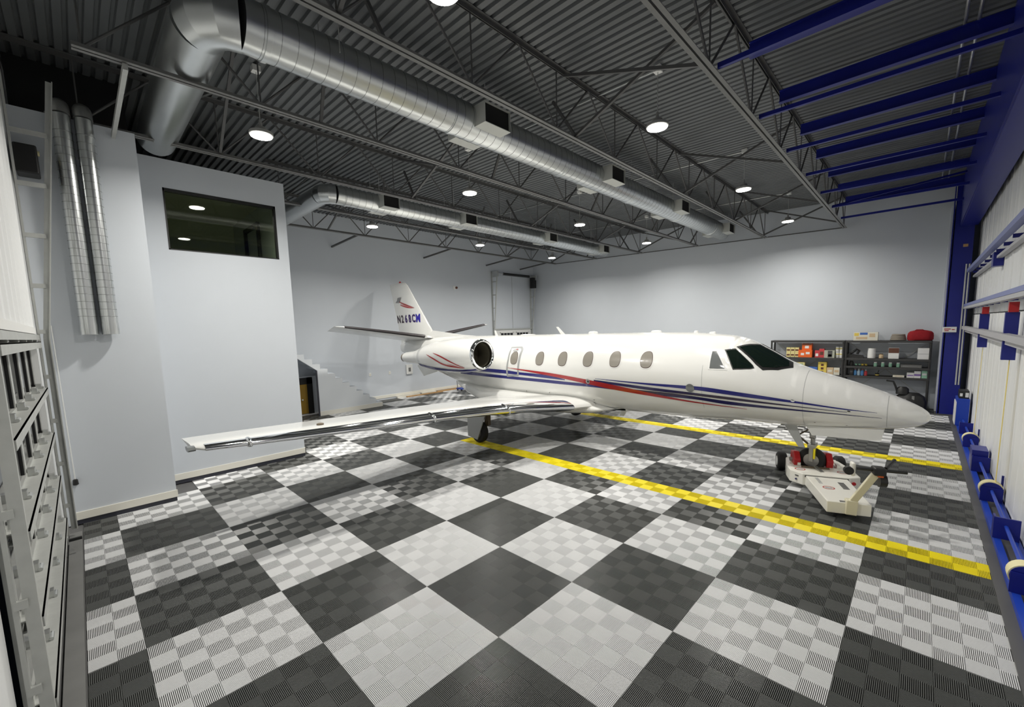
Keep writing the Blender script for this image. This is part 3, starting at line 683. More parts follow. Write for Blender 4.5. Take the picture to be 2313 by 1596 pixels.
for sgn in (1, -1):
    w_ = MB().loft([foil(*s, sgn) for s in WG]).build('wing', 'planew', jet, 45)
    MB().grid([foil_le(*s, .115, .006, sgn) for s in WG[1:-1]]).build('leading_edge', 'chrome', w_, 60)
    for yf in (-1.05, 2.0, 3.95):
        import bisect
        def wst(y): return tuple(pch([s[0] for s in WG][::-1], [s[k] for s in WG][::-1], y) for k in (1, 2, 3, 4))
        MB().grid([foil_le(yf-.03, *wst(yf-.03), .115, .008, sgn), foil_le(yf-.012, *wst(yf-.012), .115, .024, sgn), foil_le(yf+.012, *wst(yf+.012), .115, .024, sgn), foil_le(yf+.03, *wst(yf+.03), .115, .008, sgn)]).build('leading_edge_joint', 'chrome', w_, 60)
    yt = CY0+sgn*(-1.66-CY0)
    MB().loft([[(-4.0+.12*math.cos(a), yt+sgn*(.02 if q else -.06), 1.515+.035*math.sin(a)) for a in [2*math.pi*k/12 for k in range(12)]] for q in (0, 1)]).build('tip_light', 'greyglass', w_)
    yl = CY0+sgn*(.05-CY0); zl = 1.42+.085
    MB().loft([[(-4.15+.05*s*math.cos(a), yl+.035*s*math.sin(a)*1.6, zl+h) for a in [2*math.pi*k/16 for k in range(16)]] for h, s in ((-.02, 1), (.012, 1), (.02, .6))]).build('fuel_cap', 'brown', w_)
    HS = [(6.70, -10.42, -12.0, 2.73, .20), (5.2, -10.67, -11.88, 2.95, .155), (3.65, -10.92, -11.76, 3.165, .105), (3.40, -11.04, -11.74, 3.19, .05)]
    h_ = MB().loft([foil(*s, sgn, .15) for s in HS]).build('horizontal_stabilizer', 'planew', jet, 45)
    MB().grid([foil_le(*s, .13, .006, sgn) for s in [(6.55, -10.45, -11.99, 2.75, .196)]+HS[1:3]]).build('deice_boot', 'boot', h_, 60)
# fin
FS = [(2.25, -10.3, -12.53, .20), (3.0, -10.42, -12.75, .20), (3.6, -10.94, -12.92, .18), (4.2, -11.45, -13.10, .155), (4.78, -11.94, -13.28, .12), (4.90, -12.10, -13.31, .09), (4.935, -12.3, -13.30, .03)]
def fst(z): return tuple(pch([s[0] for s in FS], [s[k] for s in FS], z) for k in (1, 2, 3))
fin = MB().loft([[(le+(te-le)*c, CY0-t/2*tt, z) for c, tt in LOOP] for z, le, te, t in FS]).build('vertical_fin', 'planew', jet, 45)
MB().loft([[(-7.2, CY0, 2.70), (-8.6, CY0-.05, 2.62), (-10.9, CY0-.10, 2.6), (-10.9, CY0+.10, 2.6), (-8.6, CY0+.05, 2.62)], [(-7.3, CY0, 2.73), (-8.6, CY0-.02, 2.80), (-10.35, CY0-.05, 2.98), (-10.35, CY0+.05, 2.98), (-8.6, CY0+.02, 2.80)]]).build('dorsal_fillet', 'planew', jet, 60)
MB().loft([[(-10.1, CY0-.10, 2.70), (-12.2, CY0-.10, 2.55), (-12.2, CY0+.10, 2.55), (-10.1, CY0+.10, 2.70)], [(-10.2, CY0-.34, 2.72), (-12.1, CY0-.24, 2.62), (-12.1, CY0+.24, 2.62), (-10.2, CY0+.34, 2.72)], [(-10.4, CY0-.30, 2.80), (-12.0, CY0-.2, 2.72), (-12.0, CY0+.2, 2.72), (-10.4, CY0+.30, 2.80)]]).build('tail_fairing', 'planew', jet, 40)
MB().lathe([(0, .045), (.03, .045), (.06, .02)], (-12.5, CY0, 4.93), (0,0,1), 14).build('beacon', 'red', fin)
MB().prism([(-10.0, 1.50), (-11.1, 1.22), (-11.5, 1.60), (-11.2, 1.95), (-10.0, 1.65)], 1, CY0-.02, CY0+.02).build('ventral_fin', 'planew', jet, 0)
def finy(x, z):
    le, te, t = fst(z); c = min(1, max(0, (x-le)/(te-le)))
    cs = [p[0] for p in AF][::-1]; ts = [p[1] for p in AF][::-1]
    return t/2*pch([0]+cs, [0]+ts, c)
def on_fin(P, off=.03, name='emblem', m='greyglass', sub=1):
    mb = MB(); n = len(P); mb.v = [(x, CY0-finy(x, z)-off, z) for x, z in P]; mb.f = [tuple(range(n))]; return mb.build(name, m, fin, 0)
on_fin([(-12.86, 4.15), (-12.72, 4.23), (-12.66, 4.34), (-12.36, 4.35), (-12.46, 4.25), (-12.54, 4.15)], name='tail_emblem', m='emb')
def swoosh(P, w, m, off=.010):
    n = 14; rows = []
    for k in range(n+1):
        t = k/n; x = (1-t)**2*P[0][0]+2*t*(1-t)*P[1][0]+t*t*P[2][0]; z = (1-t)**2*P[0][1]+2*t*(1-t)*P[1][1]+t*t*P[2][1]
        ww = w*math.sin(math.pi*min(1, t*.9+.12))**.8
        rows.append([(x, CY0-finy(x, z-ww/2)-off, z-ww/2), (x, CY0-finy(x, z+ww/2)-off, z+ww/2)])
    MB().grid(rows).build('tail_swoosh', m, fin, 0)
swoosh([(-12.62, 4.19), (-12.05, 4.02), (-11.40, 3.88)], .05, 'striper'); swoosh([(-12.5, 4.05), (-12.0, 3.90), (-11.40, 3.87)], .045, 'striper'); swoosh([(-12.45, 4.09), (-12.0, 3.95), (-11.5, 3.885)], .03, 'pinkr', .008)
def text_mesh(s, size, bold=0, sx=1):
    cu = bpy.data.curves.new('txt', 'FONT'); cu.body = s; cu.size = size; cu.offset = bold; cu.align_x = 'CENTER'; cu.resolution_u = 3
    ob = bpy.data.objects.new('txt', cu); COL.objects.link(ob); bpy.context.view_layer.update()
    dg = bpy.context.evaluated_depsgraph_get(); me = bpy.data.meshes.new_from_object(ob.evaluated_get(dg))
    V = [(v.co.x*sx, v.co.y) for v in me.vertices]; F = [tuple(p.vertices) for p in me.polygons]
    bpy.data.objects.remove(ob); bpy.data.meshes.remove(me); return V, F
mat('maroon letter sheen', (.03, .012, .03), .4); mat('violet letter sheen', (.035, .012, .12), .4); mat('blue letter sheen', (.02, .012, .33), .4)  # reflective tone shift along the letters, put into three colours
for k, (ch, mm, bd) in enumerate(zip('N268CM', ('maroon letter sheen', 'maroon letter sheen', 'violet letter sheen', 'violet letter sheen', 'violet letter sheen', 'blue letter sheen'), (.016, .016, .02, .02, .018, .021))):
    V, F = text_mesh(ch, .41, bd, .90); x0 = -12.68+.30*k; z0 = 3.335+.0*k
    mb = MB(); mb.v = [(x0+u-.12*v, CY0-finy(x0+u-.12*v, z0+v)-.010, z0+v) for u, v in V]; mb.f = F
    mb.build('registration_letter', MATS[mm], fin, 0)
# engines
for sgn in (1, -1):
    yn = CY0-sgn*1.52
    A = Vector((-5.90, yn, 2.275)); ax = Vector((-4.05, 0, -.20)).normalized()
    ncl = MB().lathe([(.10, .435), (.3, .465), (.7, .495), (1.15, .505), (1.7, .49), (2.2, .445), (2.6, .385), (2.85, .335), (2.88, .30)], A, ax, 40, False).build('engine_nacelle', 'planew', jet, 50)
    MB().lathe([(.10, .436), (.05, .425), (.015, .405), (0, .385), (.01, .362), (.05, .345), (.12, .335)], A, ax, 40, False).build('inlet_lip', 'chrome', ncl, 60)
    MB().lathe([(.12, .335), (.35, .325), (.62, .33)], A, ax, 40, False).build('inlet_duct', 'inlet', ncl, 60)
    MB().lathe([(.62, .33), (.60, .10), (.42, .02)], A, ax, 24).build('fan', 'inlet', ncl, 60)
    MB().lathe([(2.80, .33), (3.1, .27), (3.3, .215), (3.9, .18), (4.02, .155), (4.02, .02)], A, ax, 30).build('exhaust_fairing', 'planew', ncl, 50)
    MB().lathe([(4.02, .15), (4.10, .145), (4.10, .02)], A, ax, 20).build('nozzle', 'brown', ncl, 50)
    MB().loft([[(-6.6-.15*q, yn+sgn*yy, 2.24), (-7.2, yn+sgn*yy, 2.31), (-8.3, yn+sgn*yy, 2.22), (-7.2, yn+sgn*yy, 2.15)] for q, yy in ((0, .3), (1, 1.3))]).build('pylon', 'planew', ncl, 40)
    # nacelle stripes on the outer side
    u_ = Vector((0, -sgn, 0)); v_ = Vector((0, 0, 1)); pr_x = [.10, .3, .7, 1.15, 1.7, 2.2, 2.6, 2.85]; pr_r = [.435, .465, .495, .505, .49, .445, .385, .335]
    def nst(P, w, m, off=.005, taper=True):
        n = 20; rows = []
        for k in range(n+1):
            t = k/n; s_ = pch([p[0] for p in P], [p[1] for p in P], P[0][0]+(P[-1][0]-P[0][0])*t); d_ = P[0][0]+(P[-1][0]-P[0][0])*t
            ww = w*(math.sin(math.pi*min(1, .06+t*.94))**.7 if taper else 1); r_ = pch(pr_x, pr_r, d_)+off; row = []
            for j in (-1, 0, 1):
                a = R(s_)+j*ww/2/r_; row.append(A+ax*d_+(u_*math.cos(a)+v_*math.sin(a))*r_)
            rows.append(row)
        MB().grid(rows).build('nacelle_stripe', m, ncl, 60)
    nst([(.47, -47), (.86, -38), (1.31, -26), (1.63, -10), (2.16, 12)], .062, 'striper'); nst([(.45, -44), (.65, -32), (.91, -18), (1.31, 0), (1.77, 15)], .050, 'striper')
    nst([(.48, -46), (.75, -36), (1.1, -24)], .03, 'pinkr', .004)
    nst([(.12, -68), (.82, -59), (1.49, -53), (2.13, -47), (2.84, -44)], .13, 'stripeb', .005, False)
# landing gear
def wheel(mb, c, r, w, n=28): return mb.lathe([(-w/2, r*.55), (-w/2, r*.86), (-w*.32, r*.98), (0, r), (w*.32, r*.98), (w/2, r*.86), (w/2, r*.55)], c, (0,1,0), n)
for sgn in (1, -1):
    yw = CY0-sgn*2.17
    lg = MB().tube([(-5.25, yw+sgn*.16, 1.05), (-5.28, yw+sgn*.15, .62), (-5.42, yw+sgn*.13, .32)], .06, 12, True, [.075, .07, .05]); lg.bx(-5.36, -5.22, yw+sgn*.15-.05, yw+sgn*.15+.05, .45, .75)
    lg = lg.build('main_gear_leg', 'brown', jet)
    wheel(MB(), (-5.45, yw, .285), .285, .18).build('wheel', 'rubber', lg)
    MB().lathe([(-.095, .02), (-.095, .15), (.095, .15), (.095, .02)], (-5.45, yw, .285), (0,1,0), 20).build('hub', 'steel', lg)
    MB().loft([[(-5.02, yw-sgn*.13, .88), (-5.72, yw-sgn*.16, .88), (-5.75, yw-sgn*.13, .16), (-5.40, yw-sgn*.11, .10)], [(-5.02, yw-sgn*.155, .88), (-5.72, yw-sgn*.185, .88), (-5.75, yw-sgn*.155, .16), (-5.40, yw-sgn*.135, .10)]]).build('gear_door', 'planeg', lg, 0)
NX = 1.42
ng = MB().cyl((NX, CY0, 1.12), (NX+.02, CY0, .80), .05, 16); ng.cyl((NX+.02, CY0, .82), (NX+.03, CY0, .66), .036, 14); ng = ng.build('nose_gear_strut', 'steel', jet)
MB().cyl((NX-.02, CY0, .86), (NX+.06, CY0, .85), .07, 14).build('strut_collar', 'steel', ng)
t_ = MB(); t_.beam((NX-.02, CY0, .98), (NX-.22, CY0, .82), .05, .025); t_.beam((NX-.22, CY0, .82), (NX-.02, CY0, .66), .05, .025); t_.build('torque_link', 'brown', ng, 0)
MB().beam((NX-.10, CY0-.03, 1.08), (NX-.40, CY0-.03, .98), .05, .05).build('drag_brace', 'brown', ng, 0)
f_ = MB(); f_.bx(NX-.04, NX+.08, CY0-.14, CY0+.14, .635, .70)
for s in (-1, 1): f_.beam((NX+.02, CY0+s*.12, .66), (NX+.02, CY0+s*.12, .38), .03, .07)
f_.build('fork', 'steel', ng, 0, .008)
wheel(MB(), (NX+.02, CY0, .40), .22, .16).build('wheel', 'rubber', ng); MB().lathe([(-.085, .02), (-.085, .12), (.085, .12), (.085, .02)], (NX+.02, CY0, .40), (0,1,0), 20).build('hub', 'steel', ng)
MB().bx(NX+.06, NX+.085, CY0-.16, CY0-.06, .45, .64).build('steering_decal', 'tyel', ng, 0)
for s in (-1, 1):
    MB().loft([[(NX-.05, CY0+s*.28, 1.08), (2.42, CY0+s*.26, 1.16), (2.40, CY0+s*.31, .97), (NX+.05, CY0+s*.33, .93)], [(NX-.05, CY0+s*.295, 1.08), (2.42, CY0+s*.275, 1.16), (2.40, CY0+s*.325, .97), (NX+.05, CY0+s*.345, .93)]]).build('nose_gear_door', 'planew', jet, 0)
MB().loft([[(NX-.42, CY0-.20, 1.06), (NX-.22, CY0-.20, 1.06), (NX-.06, CY0-.24, .66), (NX-.16, CY0-.24, .66)], [(NX-.42, CY0-.175, 1.06), (NX-.22, CY0-.175, 1.06), (NX-.06, CY0-.215, .66), (NX-.16, CY0-.215, .66)]]).build('aft_gear_door', 'planeg', jet, 0)

# ------------------------------------------------------------------ aircraft tug
TO = Vector((1.60, 6.60, 0)); TA = Vector((.36, -.93, 0)).normalized(); TB = Vector((.93, .36, 0)).normalized(); TZ = Vector((0,0,1))
def T(a, b, z): return TO+TA*a+TB*b+TZ*z
tug = thing('aircraft_tug', (TO.x, TO.y, 0), 'low white electric aircraft tug with tall handle, clamped round nose wheel', 'tug')
def tpoly(P, z0, z1):
    mb = MB(); n = len(P); mb.add([T(a, b, z0) for a, b in P]+[T(a, b, z1) for a, b in P], [tuple(range(n)), tuple(reversed(range(n, 2*n)))]+[(i, i+n, (i+1) % n+n, (i+1) % n) for i in range(n)]); return mb
body = MB(); 
for P in ([(.20, -.50), (.38, -.34), (.38, .34), (.30, .50), (-.12, .50), (-.12, -.50)], [(-.12, -.50), (-.12, -.28), (-.62, -.30), (-.62, -.42)], [(-.12, .28), (-.12, .50), (-.62, .42), (-.62, .30)]):
    m_ = tpoly(P, .09, .30); body.add(m_.v, m_.f)
body = body.build('tug_body', 'tugw', tug, 0, .012)
tong = tpoly([(.36, -.30), (.36, .30), (1.52, .27), (1.52, -.27)], .09, .27); tong = tong.build('tongue_cover', 'tugw', tug, 0, .012)
MB().box(T(.385, 0, .26), (.02, .62, .03), TA, TB).build('cover_gap', 'black', tug, 0)
for s in (-1, 1):
    w_ = MB(); c = T(-.72, s*.47, .185); w_.lathe([(-.08, .09), (-.08, .15), (-.05, .183), (.05, .183), (.08, .15), (.08, .09)], c, TB, 24); w_ = w_.build('drive_wheel', 'rubber', tug)
    MB().lathe([(-.085, .02), (-.085, .095), (.085, .095), (.085, .02)], c, TB, 20).build('rim', 'white', w_)
    MB().beam(T(-.62, s*.36, .29), T(-.1, s*.30, .33), .05, .05).build('cradle_arm', 'tugw', tug, 0)
w_ = MB(); w_.lathe([(-.03, .02), (-.03, .07), (.03, .07), (.03, .02)], T(1.30, 0, .07), TB, 16); w_.build('caster', 'black', tug)
for s in (-1, 1):
    c0 = Vector((NX+.02, CY0, 0))+TB*(s*.20)
    MB().loft([[c0+TA*a+TB*(s*b)+TZ*z for a, z in ((-.22, .20), (.10, .20), (.16, .42), (.02, .54), (-.20, .50))] for b in (0, .10)]).build('wheel_clamp', 'red', tug, 0, .015)
    MB().cyl(c0+TA*-.05+TB*(s*.10)+TZ*.36, c0+TA*-.05+TB*(s*.14)+TZ*.36, .04, 12).build('clamp_bolt', 'steel', tug)
MB().box(Vector((NX+.02, CY0, .16))-TA*.02, (.55, .46, .03), TA, TB).build('cradle_plate', 'steel', tug, 0)
MB().box(Vector((NX+.02, CY0, .24))+TA*.25, (.03, .42, .18), TA, TB).build('cradle_stop', 'brown', tug, 0)
MB().beam(Vector((NX+.02, CY0, .34))+TA*.26, Vector((NX+.02, CY0, .30))+TA*.45+TB*.06, .06, .02).build('latch_lever', 'steel', tug, 0)
hp = MB(); base_ = T(1.50, .02, .10); topp = Vector((2.42, 5.08, .80))
hp.beam(base_, base_+Vector((.01, 0, .22)), .14, .12, TA); hp = hp.build('handle_base', 'handle', tug, 0, .01)
MB().beam(base_+Vector((0,0,.15)), topp, .09, .055, TA).build('handle_post', 'handle', tug, 0, .008)
MB().lathe([(-.10, .012), (-.10, .025), (.10, .025), (.10, .012)], base_+Vector((-.03, .0, .16)), TB, 12).build('hinge_pin', 'steel', tug)
MB().box(topp+Vector((.03, .02, .05)), (.16, .14, .11), TA, TB).build('control_head', 'black', tug, 0, .02)
MB().cyl(topp+Vector((-.20, -.06, .06)), topp+Vector((.32, .12, .06)), .022, 10).build('handlebar', 'black', tug)
MB().cyl(topp+Vector((.10, .10, .08)), topp+Vector((.18, .30, .17)), .022, 10).build('lever', 'black', tug)
MB().box(topp+Vector((.05, .0, .0)), (.07, .06, .05), TA, TB).build('stop_button', 'orange', tug, 0)
MB().lathe([(-.04, .02), (-.04, .09), (.04, .09), (.04, .02)], topp+Vector((.07, .08, -.10)), TB, 16).build('charger_reel', 'black', tug)
MB().box(topp+Vector((-.26, .10, .0)), (.05, .12, .2), TB, TA).build('winch_body', 'tugw', tug, 0, .02)
MB().lathe([(-.03, .02), (-.03, .06), (.03, .06), (.03, .02)], topp+Vector((-.30, .05, -.02)), TA, 16).build('winch_wheel', 'black', tug)
for (a, b) in ((.12, -.33), (.12, .30), (.92, -.10)):
    MB().loft([[T(a+r_*math.cos(2*math.pi*k/24), b+r_*1.1*math.sin(2*math.pi*k/24), .3025 if a < .5 else .2725) for k in range(24)] for r_ in (.075, .06)], False).build('round_logo', 'red', body if a < .5 else tong, 0)
    MB().box(T(a, b, .303 if a < .5 else .273), (.05, .09, .001), TA, TB).build('logo_mark', 'planeg', body if a < .5 else tong, 0)
for k in range(6): MB().box(T(.62+.055*k, .14, .2725), (.04, .085, .001), TA, TB).build('lettering', 'joist', tong, 0)
for k in range(6): MB().box(T(.47+.05*k, -.16, .2725), (.03, .05, .001), TA, TB).build('lettering', 'planeg', tong, 0)
MB().lathe([(0, .03), (.012, .028)], T(.375, .39, .20), TA, 14).build('power_socket', 'red', tug); MB().lathe([(0, .018), (.012, .016)], T(.30, -.42, .17), (TA-TB), 12).build('charge_port', 'stripen', tug)
MB().box(T(.305, -.415, .235), (.004, .06, .02), (TA-TB), (TA+TB)).build('lettering', 'joist', tug, 0)
# ------------------------------------------------------------------ shelving
def shelf_unit(x0, x1, levels, label):
    U = thing('shelving_unit', ((x0+x1)/2, 16.45, 0), label, 'shelf')
    for x in (x0+.03, x1-.03):
        for y in (16.20, 16.70):
            p = MB(); p.bx(x-.03, x+.03, y-.004, y+.004, 0, 2.25); p.bx(x-.004, x+.004, y-.03, y+.03, 0, 2.25); p.build('upright', 'shelf', U, 0)
    for z in levels: B(x0, x1, 16.18, 16.73, z-.07, z).build('shelf_board', 'shelf', U, 0, .004)
    b_ = MB(); b_.beam((x0+.03, 16.735, .3), (x1-.03, 16.735, 2.2), .02, .004, (0,1,0)); b_.beam((x0+.03, 16.74, 2.2), (x1-.03, 16.74, .3), .02, .004, (0,1,0)); b_.build('back_brace', 'galvm', U, 0)
shelf_unit(-1.37, .88, (.12, .62, 1.02, 1.63, 2.25), 'charcoal steel shelving unit of boxes behind the cockpit')
shelf_unit(.90, 3.05, (.12, 1.04, 1.37, 1.65, 2.25), 'charcoal steel shelving unit of bottles and jars near blue column')
def col3(name, c, r=.55): return mat(name, c, r)
def carton(name, x, y, z, w, d, h, m, label, cat='box', stripes=(), grp=None, rot=0):
    """A carton with lid seam and printed bands (x, w, z, h, material)."""
    t = thing(name, (x, y, z), label, cat, grp)
    B(x-w/2, x+w/2, y-d/2, y+d/2, z+.001, z+h).build('carton', m, t, 0, .004)
    B(x-w/2+.004, x+w/2-.004, y-.006, y+.006, z+h, z+h+.002).build('lid_seam', 'joist', t, 0)
    for sx, sw, sz, sh, sm in stripes: B(x+sx-sw/2, x+sx+sw/2, y-d/2-.003, y-d/2, z+sz, z+sz+sh).build('printed_band', sm, t, 0)
    return t
mat('yellow card', (.72, .55, .10), .55); mat('pale yellow card', (.75, .66, .30), .55); mat('green card', (.35, .45, .25), .55); mat('blue card', (.05, .14, .45), .5); mat('pink red card', (.55, .05, .06), .5)
mat('mint plastic', (.30, .55, .40), .45); mat('sky bottle', (.10, .30, .62), .3); mat('pale bottle', (.45, .60, .72), .3); mat('tan card', (.60, .45, .28), .6); mat('brown card', (.12, .045, .025), .55); mat('purple print', (.25, .15, .45), .5); mat('taupe hose', (.26, .23, .19), .7, bump=.4); mat('grey green card', (.42, .44, .36), .6)
YS = 16.36
k = 0
for r_ in range(2):
    for c_ in range(3):
        carton('small_parts_box', -.80+.135*c_, YS, 1.63+.185*r_, .125, .16, .18, MATS['pale yellow card'], 'small yellow box with brown print in the stacked block left of orange box', 'box', ((0, .10, .05, .06, MATS['brown card']),), 'block of six small yellow boxes')
carton('orange_carton', -.26, YS, 1.63, .42, .3, .27, 'orange', 'wide orange carton with white prints under a taller orange box', 'box', ((-.08, .1, .08, .08, 'white'), (.08, .12, .12, .08, 'white')))
carton('orange_box', -.22, YS, 1.902, .30, .22, .24, 'orange', 'upright orange box standing on the wide orange carton', 'box', ((0, .28, .19, .045, MATS['brown card']), (0, .12, .06, .1, 'white')))
carton('red_box', .09, YS, 1.63, .13, .2, .26, MATS['pink red card'], 'narrow red box right of the orange cartons', 'box', ((0, .08, .05, .1, 'white'),))
carton('maroon_box', .23, YS, 1.63, .15, .2, .32, MATS['pink red card'], 'taller red box beside the grey-green carton', 'box', ((0, .1, .1, .12, MATS['brown card']),))
carton('grey_carton', .46, YS, 1.63, .30, .3, .27, MATS['grey green card'], 'grey-green carton with a dark label on its face', 'box', ((.02, .13, .02, .24, 'joist'), (.02, .1, .05, .08, 'white')))
for a in range(2):
    for b in range(2):
        t = thing('filter_can', (.675+.115*a, YS, 1.63+.20*b), 'white and yellow can stacked at the right end of left shelf', 'can', 'four stacked cans')
        MB().lathe([(.002, .052), (.01, .055), (.185, .055), (.195, .05)], (.675+.115*a, YS, 1.63+.20*b), (0,0,1), 18).build('can', 'white', t)
        MB().lathe([(.11, .0558), (.16, .0558)], (.675+.115*a, YS, 1.63+.20*b), (0,0,1), 18, False).build('label_band', MATS['pale yellow card'], t)
carton('lime_box', -.50, YS, 1.02, .48, .25, .42, MATS['pale yellow card'], 'pale yellow-green box half hidden behind the windshield', 'box', ((.1, .2, .3, .08, MATS['green card']),))
carton('blue_box', -.02, YS, 1.02, .30, .22, .26, MATS['blue card'], 'low blue box beside the tall yellow carton', 'box', ((0, .2, .1, .06, 'white'),))
carton('tall_yellow_carton', .27, YS, 1.02, .25, .2, .45, MATS['yellow card'], 'tall yellow carton with three brown emblems', 'box', ((0, .08, .05, .08, MATS['brown card']), (0, .08, .18, .08, MATS['brown card']), (0, .08, .31, .08, MATS['brown card'])))
carton('tan_carton', .50, YS, 1.02, .19, .2, .26, MATS['tan card'], 'tan carton right of the tall yellow one', 'box', ((0, .12, .1, .08, 'offw'),)); carton('beige_carton', .69, YS, 1.02, .17, .2, .26, 'offw', 'beige carton at the right end of the lower left shelf', 'box', ((0, .12, .1, .08, MATS['tan card']),))
# top of the shelving
carton('printed_carton', 1.42, 16.42, 2.25, .64, .35, .28, 'offw', 'cream printed carton with blue and yellow top on the shelving', 'box', ((-.1, .3, .05, .08, MATS['tan card']), (.17, .15, .12, .12, MATS['tan card']), (-.05, .2, .2, .075, MATS['blue card']), (-.24, .12, .16, .1, MATS['yellow card'])))
t = thing('coiled_hose', (2.24, 16.42, 2.25), 'coiled taupe hose lying beside red bag on the shelving', 'hose')
for k in range(4): MB().tube([(2.24+(.18-.012*k)*math.cos(a), 16.42+(.16-.01*k)*math.sin(a), 2.282+.05*k+.003*math.sin(2*a+k)) for a in [2*math.pi*j/28 for j in range(28)]], .028, 8, False, None, True).build('hose_turn', MATS['taupe hose'], t)
t = thing('red_bag', (2.76, 16.42, 2.25), 'bulging red fabric bag on top of the shelving', 'bag')
rg = []
for kz, (z, sc) in enumerate(((0, .90), (.04, 1), (.16, 1.0), (.26, .97), (.31, .86), (.335, .55))):
    rg.append([(2.76+.30*sc*(abs(math.cos(a))**.55)*math.copysign(1, math.cos(a))+.01*math.sin(5*a+kz), 16.42+.18*sc*(abs(math.sin(a))**.6)*math.copysign(1, math.sin(a))+.008*math.sin(3*a+2*kz), 2.252+z-.025*(math.cos(a*2)*.5+.5 if z > .2 else 0)) for a in [2*math.pi*j/36 for j in range(36)]])
MB().loft(rg).build('bag_body', 'redfab', t, 60); MB().tube([(2.62, 16.30, 2.56), (2.66, 16.27, 2.60), (2.80, 16.27, 2.60), (2.86, 16.30, 2.56)], .012, 6).build('carry_strap', 'redfab', t)
# right unit, upper shelf
t = thing('power_tool', (1.15, YS, 1.65), 'black power tool lying at the left of the right-hand shelf', 'tool')
MB().loft([[(.92, YS-.08, 1.652), (1.40, YS-.08, 1.652), (1.40, YS+.08, 1.652), (.92, YS+.08, 1.652)], [(.94, YS-.07, 1.78), (1.38, YS-.07, 1.74), (1.38, YS+.07, 1.74), (.94, YS+.07, 1.78)]]).build('tool_base', 'black', t, 0); MB().tube([(1.0, YS, 1.76), (1.12, YS, 1.86), (1.20, YS, 1.95), (1.27, YS, 1.90), (1.22, YS, 1.78)], .035, 8).build('tool_handle', 'black', t)
t = thing('towel_roll', (1.60, YS, 1.65), 'white paper towel roll standing on the right-hand shelf', 'roll')
MB().lathe([(.002, .10), (.006, .105), (.33, .105), (.335, .10), (.335, .03)], (1.60, YS, 1.65), (0,0,1), 24).build('paper', 'white', t); MB().lathe([(.30, .03), (.337, .03), (.337, .022)], (1.60, YS, 1.65), (0,0,1), 14).build('core', MATS['tan card'], t)
t = thing('brown_jar', (1.85, YS, 1.65), 'small brown jar right of the towel roll', 'jar'); MB().lathe([(.002, .05), (.01, .06), (.11, .06), (.13, .04)], (1.85, YS, 1.65), (0,0,1), 16).build('jar', MATS['tan card'], t); MB().lathe([(.13, .045), (.16, .045), (.16, .01)], (1.85, YS, 1.65), (0,0,1), 16).build('lid', 'brown', t)
carton('brown_top_box', 2.16, YS, 1.65, .26, .2, .36, 'white', 'white box with a dark brown upper half', 'box', ((0, .255, .19, .165, MATS['brown card']),))
carton('white_box', 2.88, YS, 1.65, .30, .25, .36, 'white', 'plain white box at right end of the upper right shelf', 'box', ((0, .28, .17, .012, 'planeg'),))
# right unit, middle shelf: jars
for k in range(4):
    x = 1.72+.19*k; t = thing('mint_jar', (x, YS-.05, 1.37), 'small mint green jar in the row on middle shelf', 'jar', 'four mint green jars')
    MB().lathe([(.002, .04), (.012, .046), (.11, .046), (.125, .034)], (x, YS-.05, 1.37), (0,0,1), 16).build('jar', MATS['mint plastic'], t); MB().lathe([(.125, .04), (.155, .04), (.155, .01)], (x, YS-.05, 1.37), (0,0,1), 16).build('lid', 'white', t)
t = thing('dark_canister', (1.08, YS, 1.37), 'black canister at left of the middle shelf', 'canister'); MB().lathe([(.002, .06), (.13, .06), (.15, .045)], (1.08, YS, 1.37), (0,0,1), 16).build('body', 'black', t); MB().lathe([(.15, .04), (.18, .035), (.18, .01)], (1.08, YS, 1.37), (0,0,1), 12).build('cap', 'joist', t)
for k, (x, mm) in enumerate(((1.26, 'mint plastic'), (1.43, 'yellow card'))):
    t = thing('cable_bundle', (x, YS, 1.37), ['coiled green cable between black canister and mint jars', 'coiled yellow cable between black canister and mint jars'][k], 'cable'); MB().tube([(x+.07*math.cos(a), YS+.05*math.sin(a), 1.395+.03*(a/12)) for a in [.4*j for j in range(40)]], .014, 6).build('cable', MATS[mm], t); MB().bx(x-.015, x+.015, YS-.075, YS-.03, 1.372, 1.44).build('cable_tie', 'black', t, 0)
carton('long_grey_case', 2.60, YS, 1.37, .50, .2, .10, 'joistc', 'long low grey case right of the mint jars', 'case', ((0, .4, .04, .01, 'planeg'),))
# right unit, lower shelf
carton('black_case', 1.10, YS, 1.04, .10, .22, .25, 'black', 'black upright case left of the blue bottles', 'case', ((0, .08, .1, .06, 'joist'),))
for k, (x, mm, h) in enumerate(((1.20, 'sky bottle', .25), (1.295, 'pale bottle', .24), (1.39, 'sky bottle', .24), (1.485, 'pink red card', .22))):
    t = thing('spray_bottle', (x, YS-.03, 1.04), ['deep blue spray bottle next to the black case', 'pale blue spray bottle between two deep blue ones', 'deep blue spray bottle next to a red one', 'slim red bottle at the end of the bottle row'][k], 'bottle', 'bottles on the lower right shelf')
    MB().lathe([(.002, .036), (.01, .042), (h*.6, .042), (h*.72, .02), (h*.8, .016)], (x, YS-.03, 1.04), (0,0,1), 16).build('bottle', MATS[mm], t); MB().lathe([(h*.8, .018), (h*.95, .018), (h*.97, .008)], (x, YS-.03, 1.04), (0,0,1), 12).build('cap', 'red' if k % 2 == 0 else 'white', t)
    MB().beam((x, YS-.03, 1.04+h*.9), (x, YS-.09, 1.04+h*.92), .014, .014).build('nozzle', 'white', t, 0)
